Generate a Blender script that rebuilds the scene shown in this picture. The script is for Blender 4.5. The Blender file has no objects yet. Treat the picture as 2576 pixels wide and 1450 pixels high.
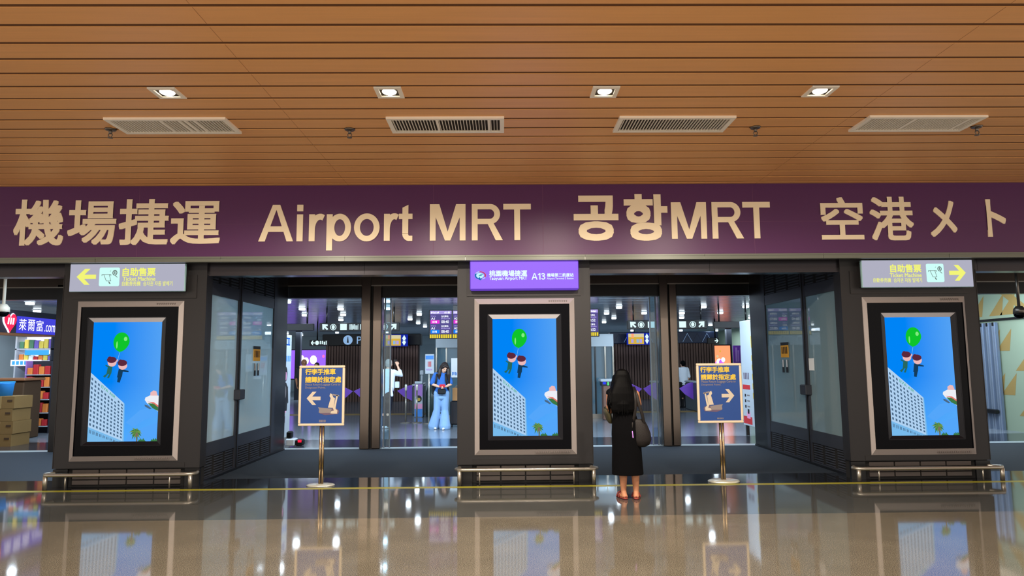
import bpy, math, random
from mathutils import Vector, Matrix
random.seed(7)
sc = bpy.context.scene
COL = sc.collection
R = math.radians

# ------------------------------------------------------------------ camera
cd = bpy.data.cameras.new('camera'); cd.sensor_width = 36; cd.lens = 24.0
cd.clip_end = 200; cd.clip_start = 0.05
cam = bpy.data.objects.new('camera', cd); COL.objects.link(cam)
yw, pt, rl = R(0.8), R(6.13), R(0.45)
fwd = Vector((math.sin(yw)*math.cos(pt), math.cos(yw)*math.cos(pt), math.sin(pt)))
rgt = Vector((math.cos(yw), -math.sin(yw), 0)); upv = rgt.cross(fwd)
r2 = rgt*math.cos(rl) - upv*math.sin(rl); u2 = upv*math.cos(rl) + rgt*math.sin(rl)
cam.matrix_world = Matrix(((r2.x, u2.x, -fwd.x, 0), (r2.y, u2.y, -fwd.y, -9.3), (r2.z, u2.z, -fwd.z, 1.65), (0, 0, 0, 1)))
sc.camera = cam

# ------------------------------------------------------------------ world, exposure
w = bpy.data.worlds.new('world'); sc.world = w; w.use_nodes = True
bg = w.node_tree.nodes['Background']; bg.inputs[0].default_value = (1.0, 0.90, 0.80, 1); bg.inputs[1].default_value = 1.35
sc.view_settings.view_transform = 'Standard'; sc.view_settings.look = 'None'
sc.view_settings.gamma = 1; sc.view_settings.use_curve_mapping = False
sc.view_settings.exposure = 0.0

def area(name, loc, sx, sy, power, col, rot=(0, 0, 0), spread=180):
    l = bpy.data.lights.new(name, 'AREA'); l.shape = 'RECTANGLE'; l.size = sx; l.size_y = sy
    l.energy = power; l.color = col; l.spread = R(spread)
    o = bpy.data.objects.new(name, l); o.location = loc; o.rotation_euler = rot; COL.objects.link(o); return o
WARM = (1.0, 0.87, 0.72); COOL = (0.70, 0.86, 1.0)
# the lamps of the rest of the lobby, behind the viewer
for x in (-5, 0, 5):
    area('lobby_ceiling_light', (x, -9.9, 4.0), 2.5, 0.8, 260, WARM)
# the lamps of the station hall
HALL_W = 4
LP = [(-5.49, 9.42), (-6.13, 11.89), (-4.46, 9.51), (-4.93, 11.83), (-5.59, 14.35), (-10.8, 25.03), (-10.75, 27.34), (-8.18, 24.54), (-3.17, 9.48), (-2.59, 11.89), (-3.2, 14.3), (-3.22, 16.75), (-3.26, 19.39), (-5.77, 24.77), (3.25, 9.67), (3.26, 12.04), (3.88, 14.45), (3.9, 16.91), (4.44, 12.04), (6.45, 24.71), (6.14, 7.3), (5.6, 9.63), (6.79, 9.63), (5.66, 12.16), (6.26, 14.47), (6.86, 12.1), (8.78, 14.72), (8.88, 19.79), (9.0, 25.11), (10.9, 25.44), (-11.33, 7.16), (-12.8, 9.6)]
LP_HIDDEN = [(x, y) for y in (5.0, 7.2) for x in (-7.6, -5.2, -2.8, -0.4, 2.0, 4.0)] + [(9.0, 6.2), (-9.4, 6.2), (-9.0, 12.0), (9.6, 10.0), (-9.0, 17.0), (0.5, 17.0), (0.5, 23.0), (3.0, 26.0), (-3.0, 26.0)]
for x, y in LP + LP_HIDDEN:
    area('hall_lamp_light', (x, y, 3.08), 0.14, 0.14, HALL_W, COOL)
# added fill lights, no fixtures: behind the inner header and deep in the hall
for x in (-8.5, -2.5, 3.0, 9.0): area('hall_fill_light', (x, 4.55, 3.1), 4.5, 0.25, 290, COOL, (R(38), 0, 0))
for x in (-7.0, 1.0, 8.5): area('far_hall_fill_light', (x, 23.0, 3.05), 5.0, 3.0, 330, COOL)
area('shop_light', (-12.6, 8.0, 2.9), 1.2, 3.0, 60, (0.95, 0.93, 1.0))
area('passage_fill_light', (-6.6, 2.2, 3.3), 2.5, 2.5, 230, COOL)  # both passage lights are added to brighten the frosted panes; no fixture
area('passage_fill_light', (7.2, 2.2, 3.3), 2.0, 2.5, 75, COOL)
area('side_passage_light', (10.3, 7.0, 3.0), 1.5, 3.0, 10, (1.0, 0.9, 0.7))

# ------------------------------------------------------------------ materials
def lin(c):
    out = []
    for v in c[:3]:
        v /= 255.0
        out.append(v/12.92 if v <= 0.04045 else ((v+0.055)/1.055)**2.4)
    return (*out, 1)
MATS = {}
def mat(name, col, rough=0.5, metal=0.0, emit=0.0, spec=0.5, noise=None, bump=None, trans=0.0, coat=0.0, ior=1.45):
    """procedural principled material; noise = (scale xyz, amount) mottles the colour, bump = (scale, strength)"""
    m = bpy.data.materials.new(name); m.use_nodes = True; nt = m.node_tree
    b = nt.nodes['Principled BSDF']
    b.inputs['Base Color'].default_value = lin(col); b.inputs['Roughness'].default_value = rough
    b.inputs['Metallic'].default_value = metal; b.inputs['Specular IOR Level'].default_value = spec
    b.inputs['Coat Weight'].default_value = coat; b.inputs['IOR'].default_value = ior
    b.inputs['Transmission Weight'].default_value = trans
    if emit:
        b.inputs['Emission Color'].default_value = lin(col); b.inputs['Emission Strength'].default_value = emit
        b.inputs['Base Color'].default_value = (0.02, 0.02, 0.02, 1)
    if noise or bump:
        tc = nt.nodes.new('ShaderNodeTexCoord')
    if noise:
        mp = nt.nodes.new('ShaderNodeMapping'); nt.links.new(tc.outputs['Object'], mp.inputs[0])
        mp.inputs['Scale'].default_value = noise[0]
        n = nt.nodes.new('ShaderNodeTexNoise'); n.inputs['Scale'].default_value = 1; n.inputs['Detail'].default_value = 4
        nt.links.new(mp.outputs[0], n.inputs[0])
        mx = nt.nodes.new('ShaderNodeMix'); mx.data_type = 'RGBA'
        a = noise[1]; c = lin(col)
        mx.inputs['A'].default_value = (c[0]*(1-a), c[1]*(1-a), c[2]*(1-a), 1)
        mx.inputs['B'].default_value = (min(1, c[0]*(1+a)), min(1, c[1]*(1+a)), min(1, c[2]*(1+a)), 1)
        nt.links.new(n.outputs[0], mx.inputs['Factor']); nt.links.new(mx.outputs['Result'], b.inputs['Base Color'])
    if bump:
        n2 = nt.nodes.new('ShaderNodeTexNoise'); n2.inputs['Scale'].default_value = bump[0]; n2.inputs['Detail'].default_value = 3
        nt.links.new(tc.outputs['Object'], n2.inputs[0])
        bp = nt.nodes.new('ShaderNodeBump'); bp.inputs['Strength'].default_value = bump[1]; bp.inputs['Distance'].default_value = 0.01
        nt.links.new(n2.outputs[0], bp.inputs['Height']); nt.links.new(bp.outputs[0], b.inputs['Normal'])
    MATS[name] = m
    return m
def glow(name, col, s=1.0):
    m = bpy.data.materials.new(name); m.use_nodes = True; nt = m.node_tree
    nt.nodes.clear(); o = nt.nodes.new('ShaderNodeOutputMaterial'); e = nt.nodes.new('ShaderNodeEmission')
    e.inputs[0].default_value = lin(col); e.inputs[1].default_value = s
    nt.links.new(e.outputs[0], o.inputs[0]); MATS[name] = m; return m

def granite(name, c1, c2, rough, scale=140):
    m = bpy.data.materials.new(name); m.use_nodes = True; nt = m.node_tree; b = nt.nodes['Principled BSDF']
    tc = nt.nodes.new('ShaderNodeTexCoord')
    n = nt.nodes.new('ShaderNodeTexNoise'); n.inputs['Scale'].default_value = scale; n.inputs['Detail'].default_value = 3
    nt.links.new(tc.outputs['Object'], n.inputs[0])
    v = nt.nodes.new('ShaderNodeTexNoise'); v.inputs['Scale'].default_value = 2.2; v.inputs['Detail'].default_value = 3
    nt.links.new(tc.outputs['Object'], v.inputs[0])
    r = nt.nodes.new('ShaderNodeValToRGB'); r.color_ramp.elements[0].position = 0.38; r.color_ramp.elements[1].position = 0.62
    r.color_ramp.elements[0].color = lin(c1); r.color_ramp.elements[1].color = lin(c2)
    nt.links.new(n.outputs[0], r.inputs[0])
    mx = nt.nodes.new('ShaderNodeMix'); mx.data_type = 'RGBA'; mx.blend_type = 'MULTIPLY'; mx.inputs['Factor'].default_value = 0.35
    nt.links.new(r.outputs[0], mx.inputs['A']); nt.links.new(v.outputs[0], mx.inputs['B'])
    nt.links.new(mx.outputs['Result'], b.inputs['Base Color'])
    b.inputs['Roughness'].default_value = rough; b.inputs['IOR'].default_value = 1.75 if 'hall' not in name else 1.5
    MATS[name] = m; return m

granite('granite_beige', (70, 66, 57), (138, 130, 114), 0.06)
granite('granite_dark', (52, 54, 53), (88, 89, 85), 0.055)
granite('granite_black', (14, 16, 20), (34, 36, 40), 0.08)
granite('granite_hall', (98, 106, 118), (150, 158, 168), 0.16, 40)
granite('granite_hall_band', (26, 30, 38), (52, 56, 66), 0.14, 40)
mat('wood_plank', (232, 169, 104), 0.42, noise=((1.1, 26, 26), 0.10), spec=0.4)
mat('wood_groove', (104, 66, 34), 0.8)
mat('plank_joint', (176, 122, 74), 0.7)
mat('fascia_purple', (86, 40, 90), 0.36, noise=((1.5, 1.5, 1.5), 0.04))
mat('fascia_letter', (255, 238, 204), 0.5)
mat('fascia_joint', (112, 66, 104), 0.5)
mat('steel', (222, 224, 214), 0.25, 0.55)
mat('edge_strip', (112, 116, 106), 0.3, 0.2)
mat('steel_dark', (158, 153, 144), 0.3, 0.75)
mat('bronze', (116, 106, 98), 0.22, 1.0, noise=((3, 3, 0.4), 0.06))
mat('clad', (33, 32, 34), 0.45, 0.15, noise=((60, 60, 60), 0.05))
mat('clad_edge', (34, 32, 33), 0.4, 0.2)
mat('beam', (56, 54, 58), 0.26, 0.7)
mat('black', (10, 10, 13), 0.35)
mat('black_matte', (12, 12, 14), 0.85)
mat('kick', (72, 66, 64), 0.4, 0.4)
mat('alu_frame', (160, 152, 150), 0.42, 0.25, noise=((90, 90, 90), 0.05))
mat('alu_letter', (100, 92, 90), 0.5)
mat('gloss_black', (5, 5, 9), 0.12, spec=0.1)
mat('bezel', (20, 20, 26), 0.12, spec=0.25)
mat('bezel_sheen', (190, 190, 196), 0.2, 0.2)  # upper bezel face: a whitish reflection painted in as pale grey
mat('door_frame', (50, 53, 62), 0.42, 0.3)
mat('leaf_stile', (120, 136, 150), 0.3, 0.5)
mat('louvre', (58, 62, 72), 0.5, 0.3)
mat('mat_floor', (25, 35, 47), 0.75, noise=((120, 120, 120), 0.18), bump=(300, 0.2))
mat('yellow_line', (150, 144, 44), 0.35, noise=((6, 6, 6), 0.08))
mat('threshold', (176, 186, 190), 0.35, 0.5, noise=((60, 60, 60), 0.15))
mat('white', (232, 232, 230), 0.5)
mat('vent_white', (250, 240, 222), 0.5)
mat('vent_dark', (48, 40, 30), 0.9)
mat('sprinkler', (120, 112, 104), 0.35, 0.8)
mat('cream_frame', (204, 188, 162), 0.4)
mat('navy', (24, 62, 128), 0.38, noise=((4, 4, 4), 0.05))
mat('poster_yellow', (196, 168, 58), 0.5)
mat('poster_white', (186, 174, 156), 0.5)
mat('poster_grey', (124, 116, 116), 0.5)
mat('poster_shade', (92, 74, 96), 0.6)
mat('pole', (168, 146, 116), 0.25, 1.0)
mat('skin', (172, 118, 86), 0.55); mat('skin_light', (226, 178, 150), 0.5)
mat('hair_black', (2, 2, 3), 0.55, spec=0.09, noise=((60, 60, 2), 0.6)); mat('hair_grey', (176, 166, 158), 0.6); mat('hair_brown', (38, 28, 26), 0.45)
mat('dress_black', (7, 7, 9), 1.0, spec=0.1, bump=(260, 0.25))
mat('leather_brown', (22, 18, 17), 0.5, spec=0.3, noise=((40, 40, 40), 0.2), bump=(180, 0.25))
mat('olive', (64, 60, 36), 0.6, noise=((30, 30, 30), 0.2))
mat('sandal', (128, 48, 44), 0.45)
mat('cloth_white', (222, 232, 244), 0.8, bump=(40, 0.3)); mat('cloth_navy', (16, 18, 34), 0.85)
mat('cloth_blue', (42, 98, 176), 0.8, noise=((25, 25, 25), 0.25)); mat('denim', (126, 162, 204), 0.85, noise=((12, 12, 5), 0.14))
mat('cloth_black', (14, 14, 18), 0.7); mat('cloth_dark', (38, 38, 46), 0.8); mat('shoe_white', (220, 222, 226), 0.6)
mat('lips', (176, 96, 90), 0.5); mat('phone_red', (190, 36, 52), 0.3); mat('phone_dark', (26, 26, 30), 0.2); mat('phone_pale', (200, 206, 214), 0.3)
mat('kraft', (176, 130, 84), 0.8); mat('suitcase', (30, 33, 38), 0.35)
mat('purple_flap', (120, 70, 196), 0.35)
mat('gate_white', (176, 186, 196), 0.4); mat('gate_body', (72, 82, 88), 0.35); mat('gate_green', (58, 76, 76), 0.3); mat('gate_lilac', (168, 120, 200), 0.4)
mat('slat_brown', (118, 88, 76), 0.55); mat('slat_gap', (50, 36, 33), 0.9)
mat('header_black', (7, 7, 10), 0.4, spec=0.3); mat('header_navy', (28, 42, 74), 0.4, noise=((6, 6, 6), 0.25))
mat('hall_ceiling', (166, 176, 190), 0.24, 0.45); mat('hall_ceiling_gap', (70, 74, 82), 0.7)
mat('hall_wall', (142, 160, 168), 0.6); mat('pale_panel', (196, 210, 220), 0.5); mat('pale_green', (140, 154, 132), 0.6)
mat('tan', (150, 124, 72), 0.6); mat('shutter', (112, 126, 148), 0.35, 0.5); mat('shutter_line', (160, 172, 190), 0.3, 0.6)
mat('orange_note', (240, 176, 40), 0.6); mat('note_black', (24, 24, 28), 0.6); mat('note_white', (230, 236, 240), 0.6)
mat('carton', (112, 86, 46), 0.85, noise=((8, 8, 8), 0.1)); mat('carton_mark', (58, 38, 18), 0.85); mat('carton_tape', (136, 112, 70), 0.6)
mat('shop_dark', (40, 42, 52), 0.6); mat('shop_wood', (124, 80, 50), 0.6)
mat('red_pack', (190, 44, 50), 0.5); mat('orange_pack', (224, 130, 60), 0.5); mat('yellow_pack', (226, 204, 90), 0.5); mat('violet_pack', (120, 100, 190), 0.5); mat('blue_bin', (40, 130, 210), 0.5)
mat('green_pack', (80, 130, 100), 0.5)
glow('lamp_warm', (255, 240, 218), 9.0); glow('lamp_cool', (236, 248, 255), 3.2)
glow('sign_grey', (176, 176, 194), 1.0); glow('sign_yellow', (243, 245, 120), 1.0); glow('sign_icon', (206, 255, 250), 1.0)
mat('icon_line', (96, 120, 124), 0.5); mat('sign_edge', (150, 190, 194), 0.3)
glow('sign_violet', (163, 116, 255), 1.0); glow('sign_violet_edge', (116, 74, 214), 0.8); glow('sign_text', (226, 255, 252), 1.1)
glow('logo_red', (214, 60, 90), 0.9); glow('logo_blue', (20, 110, 190), 0.9); glow('logo_pale', (190, 250, 250), 1.0)
glow('led_board', (92, 84, 150), 0.95); glow('led_white', (240, 244, 255), 1.2); glow('led_magenta', (232, 60, 214), 1.1); glow('led_blue', (20, 130, 240), 1.1); glow('led_yellow', (240, 214, 60), 1.0)
glow('led_lilac', (176, 160, 232), 1.0)
glow('wayfind_white', (216, 244, 248), 1.15)
glow('violet_screen', (146, 96, 240), 1.3); glow('pink_dot', (255, 110, 190), 1.3); glow('orange_screen', (255, 140, 96), 1.5); glow('screen_white', (255, 250, 250), 1.6); glow('screen_violet', (180, 90, 255), 1.4)
glow('station_blue', (40, 110, 230), 1.0); glow('gold_board', (226, 186, 70), 0.9); glow('gold_pale', (226, 216, 170), 0.9); glow('deep_blue', (24, 44, 170), 0.9); glow('pale_blue', (150, 190, 235), 0.9)
glow('shop_sign_blue', (70, 70, 220), 1.0); glow('shop_sign_text', (236, 236, 255), 1.6); glow('shop_heart', (240, 40, 80), 1.4); glow('shop_white', (226, 230, 255), 1.5); glow('shop_cyan', (70, 170, 240), 1.2)
glow('green_led', (90, 255, 120), 1.6); glow('blue_led', (40, 60, 255), 1.4); glow('red_led', (255, 30, 60), 1.6)
mat('poster_purple', (104, 44, 160), 0.5); mat('poster_pink', (224, 150, 190), 0.5); mat('poster_blue', (60, 130, 210), 0.5)
# advertisement picture colours
glow('pic_balloon', (16, 196, 44), 1.0); glow('pic_balloon_light', (130, 235, 130), 1.0); glow('pic_wall', (176, 210, 242), 1.0); glow('pic_window', (74, 104, 134), 1.0)
glow('pic_wall_shade', (120, 186, 236), 1.0); glow('pic_green', (60, 120, 70), 1.0); glow('pic_letter', (60, 170, 120), 1.0); glow('pic_cloud', (84, 166, 250), 1.0)
glow('pic_skin', (236, 186, 186), 1.0); glow('pic_hair', (92, 40, 60), 1.0); glow('pic_suit', (20, 60, 92), 1.0); glow('pic_dress', (40, 104, 96), 1.0); glow('pic_white', (236, 238, 246), 1.0); glow('pic_trunk', (120, 110, 90), 1.0); glow('pic_olive', (110, 150, 70), 1.0); glow('pic_coral', (230, 120, 110), 1.0); glow('pic_string', (150, 210, 250), 1.0)

def sky_picture():
    m = bpy.data.materials.new('pic_sky'); m.use_nodes = True; nt = m.node_tree; nt.nodes.clear()
    o = nt.nodes.new('ShaderNodeOutputMaterial'); e = nt.nodes.new('ShaderNodeEmission'); tc = nt.nodes.new('ShaderNodeTexCoord')
    sp = nt.nodes.new('ShaderNodeSeparateXYZ'); nt.links.new(tc.outputs['Generated'], sp.inputs[0])
    r1 = nt.nodes.new('ShaderNodeValToRGB'); nt.links.new(sp.outputs['X'], r1.inputs[0])
    r1.color_ramp.elements[0].color = lin((0, 132, 246)); r1.color_ramp.elements[0].position = 0.3
    r1.color_ramp.elements[1].color = lin((84, 162, 244)); r1.color_ramp.elements[1].position = 1.0
    r2_ = nt.nodes.new('ShaderNodeValToRGB'); nt.links.new(sp.outputs['Z'], r2_.inputs[0])
    r2_.color_ramp.elements[0].color = (0.85, 0.85, 0.85, 1); r2_.color_ramp.elements[1].color = (0, 0, 0, 1); r2_.color_ramp.elements[1].position = 0.5
    mx = nt.nodes.new('ShaderNodeMix'); mx.data_type = 'RGBA'; nt.links.new(r2_.outputs[0], mx.inputs['Factor'])
    nt.links.new(r1.outputs[0], mx.inputs['A']); mx.inputs['B'].default_value = lin((86, 176, 255))
    nt.links.new(mx.outputs['Result'], e.inputs[0]); e.inputs[1].default_value = 1.0; nt.links.new(e.outputs[0], o.inputs[0]); MATS['pic_sky'] = m
sky_picture()

def glass(name, frost, tint, rough=0.02):
    """thin pane: fresnel mirror over a mix of clear and frosted (light-spreading) film"""
    m = bpy.data.materials.new(name); m.use_nodes = True; nt = m.node_tree; nt.nodes.clear()
    o = nt.nodes.new('ShaderNodeOutputMaterial')
    t = nt.nodes.new('ShaderNodeBsdfTransparent'); t.inputs[0].default_value = lin(tint)
    d = nt.nodes.new('ShaderNodeBsdfTranslucent'); d.inputs[0].default_value = lin(tint)
    d2 = nt.nodes.new('ShaderNodeBsdfDiffuse'); d2.inputs[0].default_value = lin(tint)
    a = nt.nodes.new('ShaderNodeMixShader'); a.inputs[0].default_value = 0.4; nt.links.new(d.outputs[0], a.inputs[1]); nt.links.new(d2.outputs[0], a.inputs[2])
    b = nt.nodes.new('ShaderNodeMixShader'); b.inputs[0].default_value = frost; nt.links.new(t.outputs[0], b.inputs[1]); nt.links.new(a.outputs[0], b.inputs[2])
    g = nt.nodes.new('ShaderNodeBsdfGlossy'); g.inputs['Roughness'].default_value = rough
    f = nt.nodes.new('ShaderNodeFresnel'); f.inputs[0].default_value = 1.6
    c = nt.nodes.new('ShaderNodeMixShader'); nt.links.new(f.outputs[0], c.inputs[0]); nt.links.new(b.outputs[0], c.inputs[1]); nt.links.new(g.outputs[0], c.inputs[2])
    nt.links.new(c.outputs[0], o.inputs[0]); MATS[name] = m
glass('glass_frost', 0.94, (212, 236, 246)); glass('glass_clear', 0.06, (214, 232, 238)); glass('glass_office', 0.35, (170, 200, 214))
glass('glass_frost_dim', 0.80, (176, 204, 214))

# ------------------------------------------------------------------ mesh builder
class MB:
    def __init__(s): s.v = []; s.f = []; s.m = []; s.names = []; s.smooth = []
    def mi(s, name):
        if name not in s.names: s.names.append(name)
        return s.names.index(name)
    def add(s, vs, fs, mt, smooth=False):
        o = len(s.v); s.v += [Vector(p) for p in vs]; k = s.mi(mt)
        for f in fs: s.f.append([i+o for i in f]); s.m.append(k); s.smooth.append(smooth)
        return s
    def box(s, x0, x1, y0, y1, z0, z1, mt):
        x0, x1 = min(x0, x1), max(x0, x1); y0, y1 = min(y0, y1), max(y0, y1); z0, z1 = min(z0, z1), max(z0, z1)
        vs = [(x0,y0,z0),(x1,y0,z0),(x1,y1,z0),(x0,y1,z0),(x0,y0,z1),(x1,y0,z1),(x1,y1,z1),(x0,y1,z1)]
        return s.add(vs, [(0,3,2,1),(4,5,6,7),(0,1,5,4),(1,2,6,5),(2,3,7,6),(3,0,4,7)], mt)
    def rbox(s, x0, x1, y0, y1, z0, z1, mt, b=0.01):
        """box with chamfered edges"""
        def ring(z, i): return [(x0+i+b, y0+i, z),(x1-i-b, y0+i, z),(x1-i, y0+i+b, z),(x1-i, y1-i-b, z),(x1-i-b, y1-i, z),(x0+i+b, y1-i, z),(x0+i, y1-i-b, z),(x0+i, y0+i+b, z)]
        vs = ring(z0, b) + ring(z0+b, 0) + ring(z1-b, 0) + ring(z1, b)
        fs = [tuple(range(7, -1, -1)), tuple(range(24, 32))]
        for k in range(3):
            for i in range(8): j = (i+1) % 8; fs.append((k*8+i, k*8+j, k*8+8+j, k*8+8+i))
        return s.add(vs, fs, mt)
    def poly(s, pts, mt): return s.add(pts, [tuple(range(len(pts)))], mt)
    def flat(s, pts, y, mt):            # polygon in a plane facing -y, points (x, z)
        a = sum(pts[i][0]*pts[(i+1) % len(pts)][1]-pts[(i+1) % len(pts)][0]*pts[i][1] for i in range(len(pts)))
        if a < 0: pts = pts[::-1]
        return s.poly([(p[0], y, p[1]) for p in pts], mt)
    def plate(s, pts, y0, y1, mt):      # prism, outline (x, z), from y0 (front) to y1
        a = sum(pts[i][0]*pts[(i+1) % len(pts)][1]-pts[(i+1) % len(pts)][0]*pts[i][1] for i in range(len(pts)))
        if a < 0: pts = pts[::-1]
        n = len(pts); vs = [(p[0], y0, p[1]) for p in pts] + [(p[0], y1, p[1]) for p in pts]
        fs = [tuple(range(n)), tuple(range(2*n-1, n-1, -1))] + [(i, i+n, (i+1) % n+n, (i+1) % n) for i in range(n)]
        return s.add(vs, fs, mt)
    def ell(s, cx, cz, rx, rz, y, mt, n=20): return s.flat([(cx+rx*math.cos(2*math.pi*i/n), cz+rz*math.sin(2*math.pi*i/n)) for i in range(n)], y, mt)
    def tube(s, path, rad, mt, n=10, caps=True, sq=(1, 1)):
        P = [Vector(p) for p in path]
        if not isinstance(rad, (list, tuple)): rad = [rad]*len(P)
        if caps:                        # rounded ends
            d0 = (P[0]-P[1]).normalized(); d1 = (P[-1]-P[-2]).normalized()
            P = [P[0]+d0*rad[0]*.85, P[0]+d0*rad[0]*.5] + P + [P[-1]+d1*rad[-1]*.5, P[-1]+d1*rad[-1]*.85]
            rad = [rad[0]*.5, rad[0]*.86] + list(rad) + [rad[-1]*.86, rad[-1]*.5]
        t = (P[1]-P[0]).normalized(); ref = Vector((1, 0, 0)) if abs(t.x) < .9 else Vector((0, 1, 0))
        u = (ref - t*ref.dot(t)).normalized(); vs = []
        for i, p in enumerate(P):
            if i == 0: t = (P[1]-P[0]).normalized()
            elif i == len(P)-1: t = (P[-1]-P[-2]).normalized()
            else: t = ((P[i+1]-p).normalized()+(p-P[i-1]).normalized()).normalized()
            u = (u - t*u.dot(t)).normalized(); b = t.cross(u)
            for k in range(n):
                a = 2*math.pi*k/n; vs.append(p + u*math.cos(a)*rad[i]*sq[0] + b*math.sin(a)*rad[i]*sq[1])
        fs = [tuple(range(n-1, -1, -1)), tuple(range((len(P)-1)*n, len(P)*n))]
        for i in range(len(P)-1):
            for k in range(n): j = (k+1) % n; fs.append((i*n+k, i*n+j, i*n+n+j, i*n+n+k))
        return s.add(vs, fs, mt, True)
    def loft(s, rings, mt, n=18, close=True):     # rings (cx, cy, z, rx, ry)
        vs = []
        for cx, cy, z, rx, ry in rings:
            for k in range(n): a = 2*math.pi*k/n; vs.append((cx+rx*math.cos(a), cy+ry*math.sin(a), z))
        fs = []
        for i in range(len(rings)-1):
            for k in range(n):
                j = (k+1) % n; q = (i*n+k, i*n+j, i*n+n+j, i*n+n+k)
                fs.append(q if rings[-1][2] > rings[0][2] else q[::-1])
        if close: fs += [tuple(range(n-1, -1, -1)), tuple(range((len(rings)-1)*n, len(rings)*n))]
        return s.add(vs, fs, mt, True)
    def sphere(s, c, r, mt, n=14, sx=1, sy=1, sz=1):
        rings = []
        for i in range(1, n//2+2):
            a = math.pi*i/(n//2+2); rings.append((c[0], c[1], c[2]-r*sz*math.cos(a), r*sx*math.sin(a), r*sy*math.sin(a)))
        return s.loft(rings, mt, n)
    def text(s, body, x0, z0, x1, z1, y, mt, bold=0.0, fn=None, keep=False, thick=0.0):
        """lettering fitted into the box x0..x1, z0..z1 on a plane facing -y (or mapped by fn(u, v))"""
        c = bpy.data.curves.new('t', 'FONT'); c.body = body; c.size = 1; c.resolution_u = 3
        if thick: c.extrude = 0.01
        o = bpy.data.objects.new('t', c); COL.objects.link(o); dg = bpy.context.evaluated_depsgraph_get(); dg.update()
        me = bpy.data.meshes.new_from_object(o.evaluated_get(dg)); P = [v.co.copy() for v in me.vertices]; F = [tuple(p.vertices) for p in me.polygons]
        bpy.data.objects.remove(o); bpy.data.curves.remove(c); bpy.data.meshes.remove(me)
        if not P: return s
        ax, bx = min(p.x for p in P), max(p.x for p in P); az, bz = min(p.y for p in P), max(p.y for p in P)
        bw = bold*(z1-z0) if not fn else 0          # heavier strokes: the outline drawn again a hair to each side
        x0 += bw; x1 -= bw; z0 += bw; z1 -= bw
        kx = (x1-x0)/max(bx-ax, 1e-6); kz = (z1-z0)/max(bz-az, 1e-6)
        if bw:
            for i, (cx_, cz_) in enumerate(((-1, -1), (1, -1), (1, 1), (-1, 1), (0, -1), (1, 0), (0, 1), (-1, 0))):
                dx, dz = bw*cx_, bw*cz_
                s.add([(x0+(p.x-ax)*kx+dx, y-(i+1)*0.00012-(p.z*thick/0.01 if thick else 0), z0+(p.y-az)*kz+dz) for p in P], F, mt)
        if fn: vs = [fn((p.x-ax)/(bx-ax), (p.y-az)/(bz-az)) for p in P]
        else: vs = [(x0+(p.x-ax)*kx, y-(p.z*thick/0.01 if thick else 0), z0+(p.y-az)*kz) for p in P]
        return s.add(vs, F, mt)
    def xform(s, fn): s.v = [Vector(fn(p)) for p in s.v]; return s
    def build(s, name, parent=None, local=False, remesh=None):
        off = Vector((0, 0, 0))
        if parent is not None and not local:
            p = parent
            while p: off += p.location; p = p.parent
        me = bpy.data.meshes.new(name); me.from_pydata([p-off for p in s.v], [], s.f); me.update()
        for n in s.names: me.materials.append(MATS[n])
        me.polygons.foreach_set('material_index', s.m); me.polygons.foreach_set('use_smooth', s.smooth)
        o = bpy.data.objects.new(name, me); COL.objects.link(o)
        if remesh:
            md = o.modifiers.new('r', 'REMESH'); md.mode = 'VOXEL'; md.voxel_size = remesh; md.use_smooth_shade = True
            sm = o.modifiers.new('s', 'SMOOTH'); sm.factor = 0.5; sm.iterations = 4
            dg = bpy.context.evaluated_depsgraph_get(); dg.update()
            m2 = bpy.data.meshes.new_from_object(o.evaluated_get(dg)); o.modifiers.clear(); o.data = m2; m2.name = name
            m2.materials.clear(); m2.materials.append(MATS[s.names[0]])
        if parent is not None: o.parent = parent
        return o

def tag(o, label, cat, group=None, kind=None):
    o['label'] = label; o['category'] = cat
    if group: o['group'] = group
    if kind: o['kind'] = kind
    return o
def thing(name, label, cat, loc=(0, 0, 0), rz=0.0, group=None):
    o = bpy.data.objects.new(name, None); COL.objects.link(o); o.empty_display_size = 0.1
    o.location = loc; o.rotation_euler = (0, 0, rz); return tag(o, label, cat, group)
def structure(o, label, cat): return tag(o, label, cat, None, 'structure')
def copy_tree(o, parent=None):
    c = o.copy(); COL.objects.link(c)
    if parent: c.parent = parent
    for ch in o.children: copy_tree(ch, c)
    return c
def box_part(name, parent, x0, x1, y0, y1, z0, z1, mt, b=0): 
    m = MB(); (m.rbox(x0, x1, y0, y1, z0, z1, mt, b) if b else m.box(x0, x1, y0, y1, z0, z1, mt)); return m.build(name, parent)

# ================================================================== SETTING
# ---- lobby floor
def floor_piece(x0, x1, y0, y1, mt, label, z=0.0):
    return structure(MB().box(x0, x1, y0, y1, z-0.06, z, mt).build('floor'), label, 'floor')
floor_piece(-13, 14, -10.6, -1.8, 'granite_beige', 'polished beige speckled granite floor at the front of the lobby')
floor_piece(-13, 14, -1.8, -0.10, 'granite_dark', 'polished dark grey granite band before the yellow line')
floor_piece(-13, 14, -0.10, 0.02, 'yellow_line', 'thin yellow line across the floor before the entrance')
floor_piece(-13, 14, 0.02, 0.80, 'granite_black', 'glossy black granite strip behind the yellow line')
floor_piece(-13, 14, 0.80, 4.08, 'mat_floor', 'dark slate entrance matting between the glass side walls')
floor_piece(-13, 14, 4.08, 4.34, 'threshold', 'pale metal threshold strip at the inner doorway')
floor_piece(-13, 14, 4.34, 5.72, 'granite_hall_band', 'dark band in the station hall floor beyond the threshold')
floor_piece(-13, 14, 5.72, 12.5, 'granite_hall', 'pale glossy floor of the station hall')
floor_piece(-13, 14, 12.5, 13.2, 'tan', 'yellow ochre strip across the hall floor before the gates')
floor_piece(-13, 14, 13.2, 31, 'granite_hall', 'pale floor of the platform side behind the gates')

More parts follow.
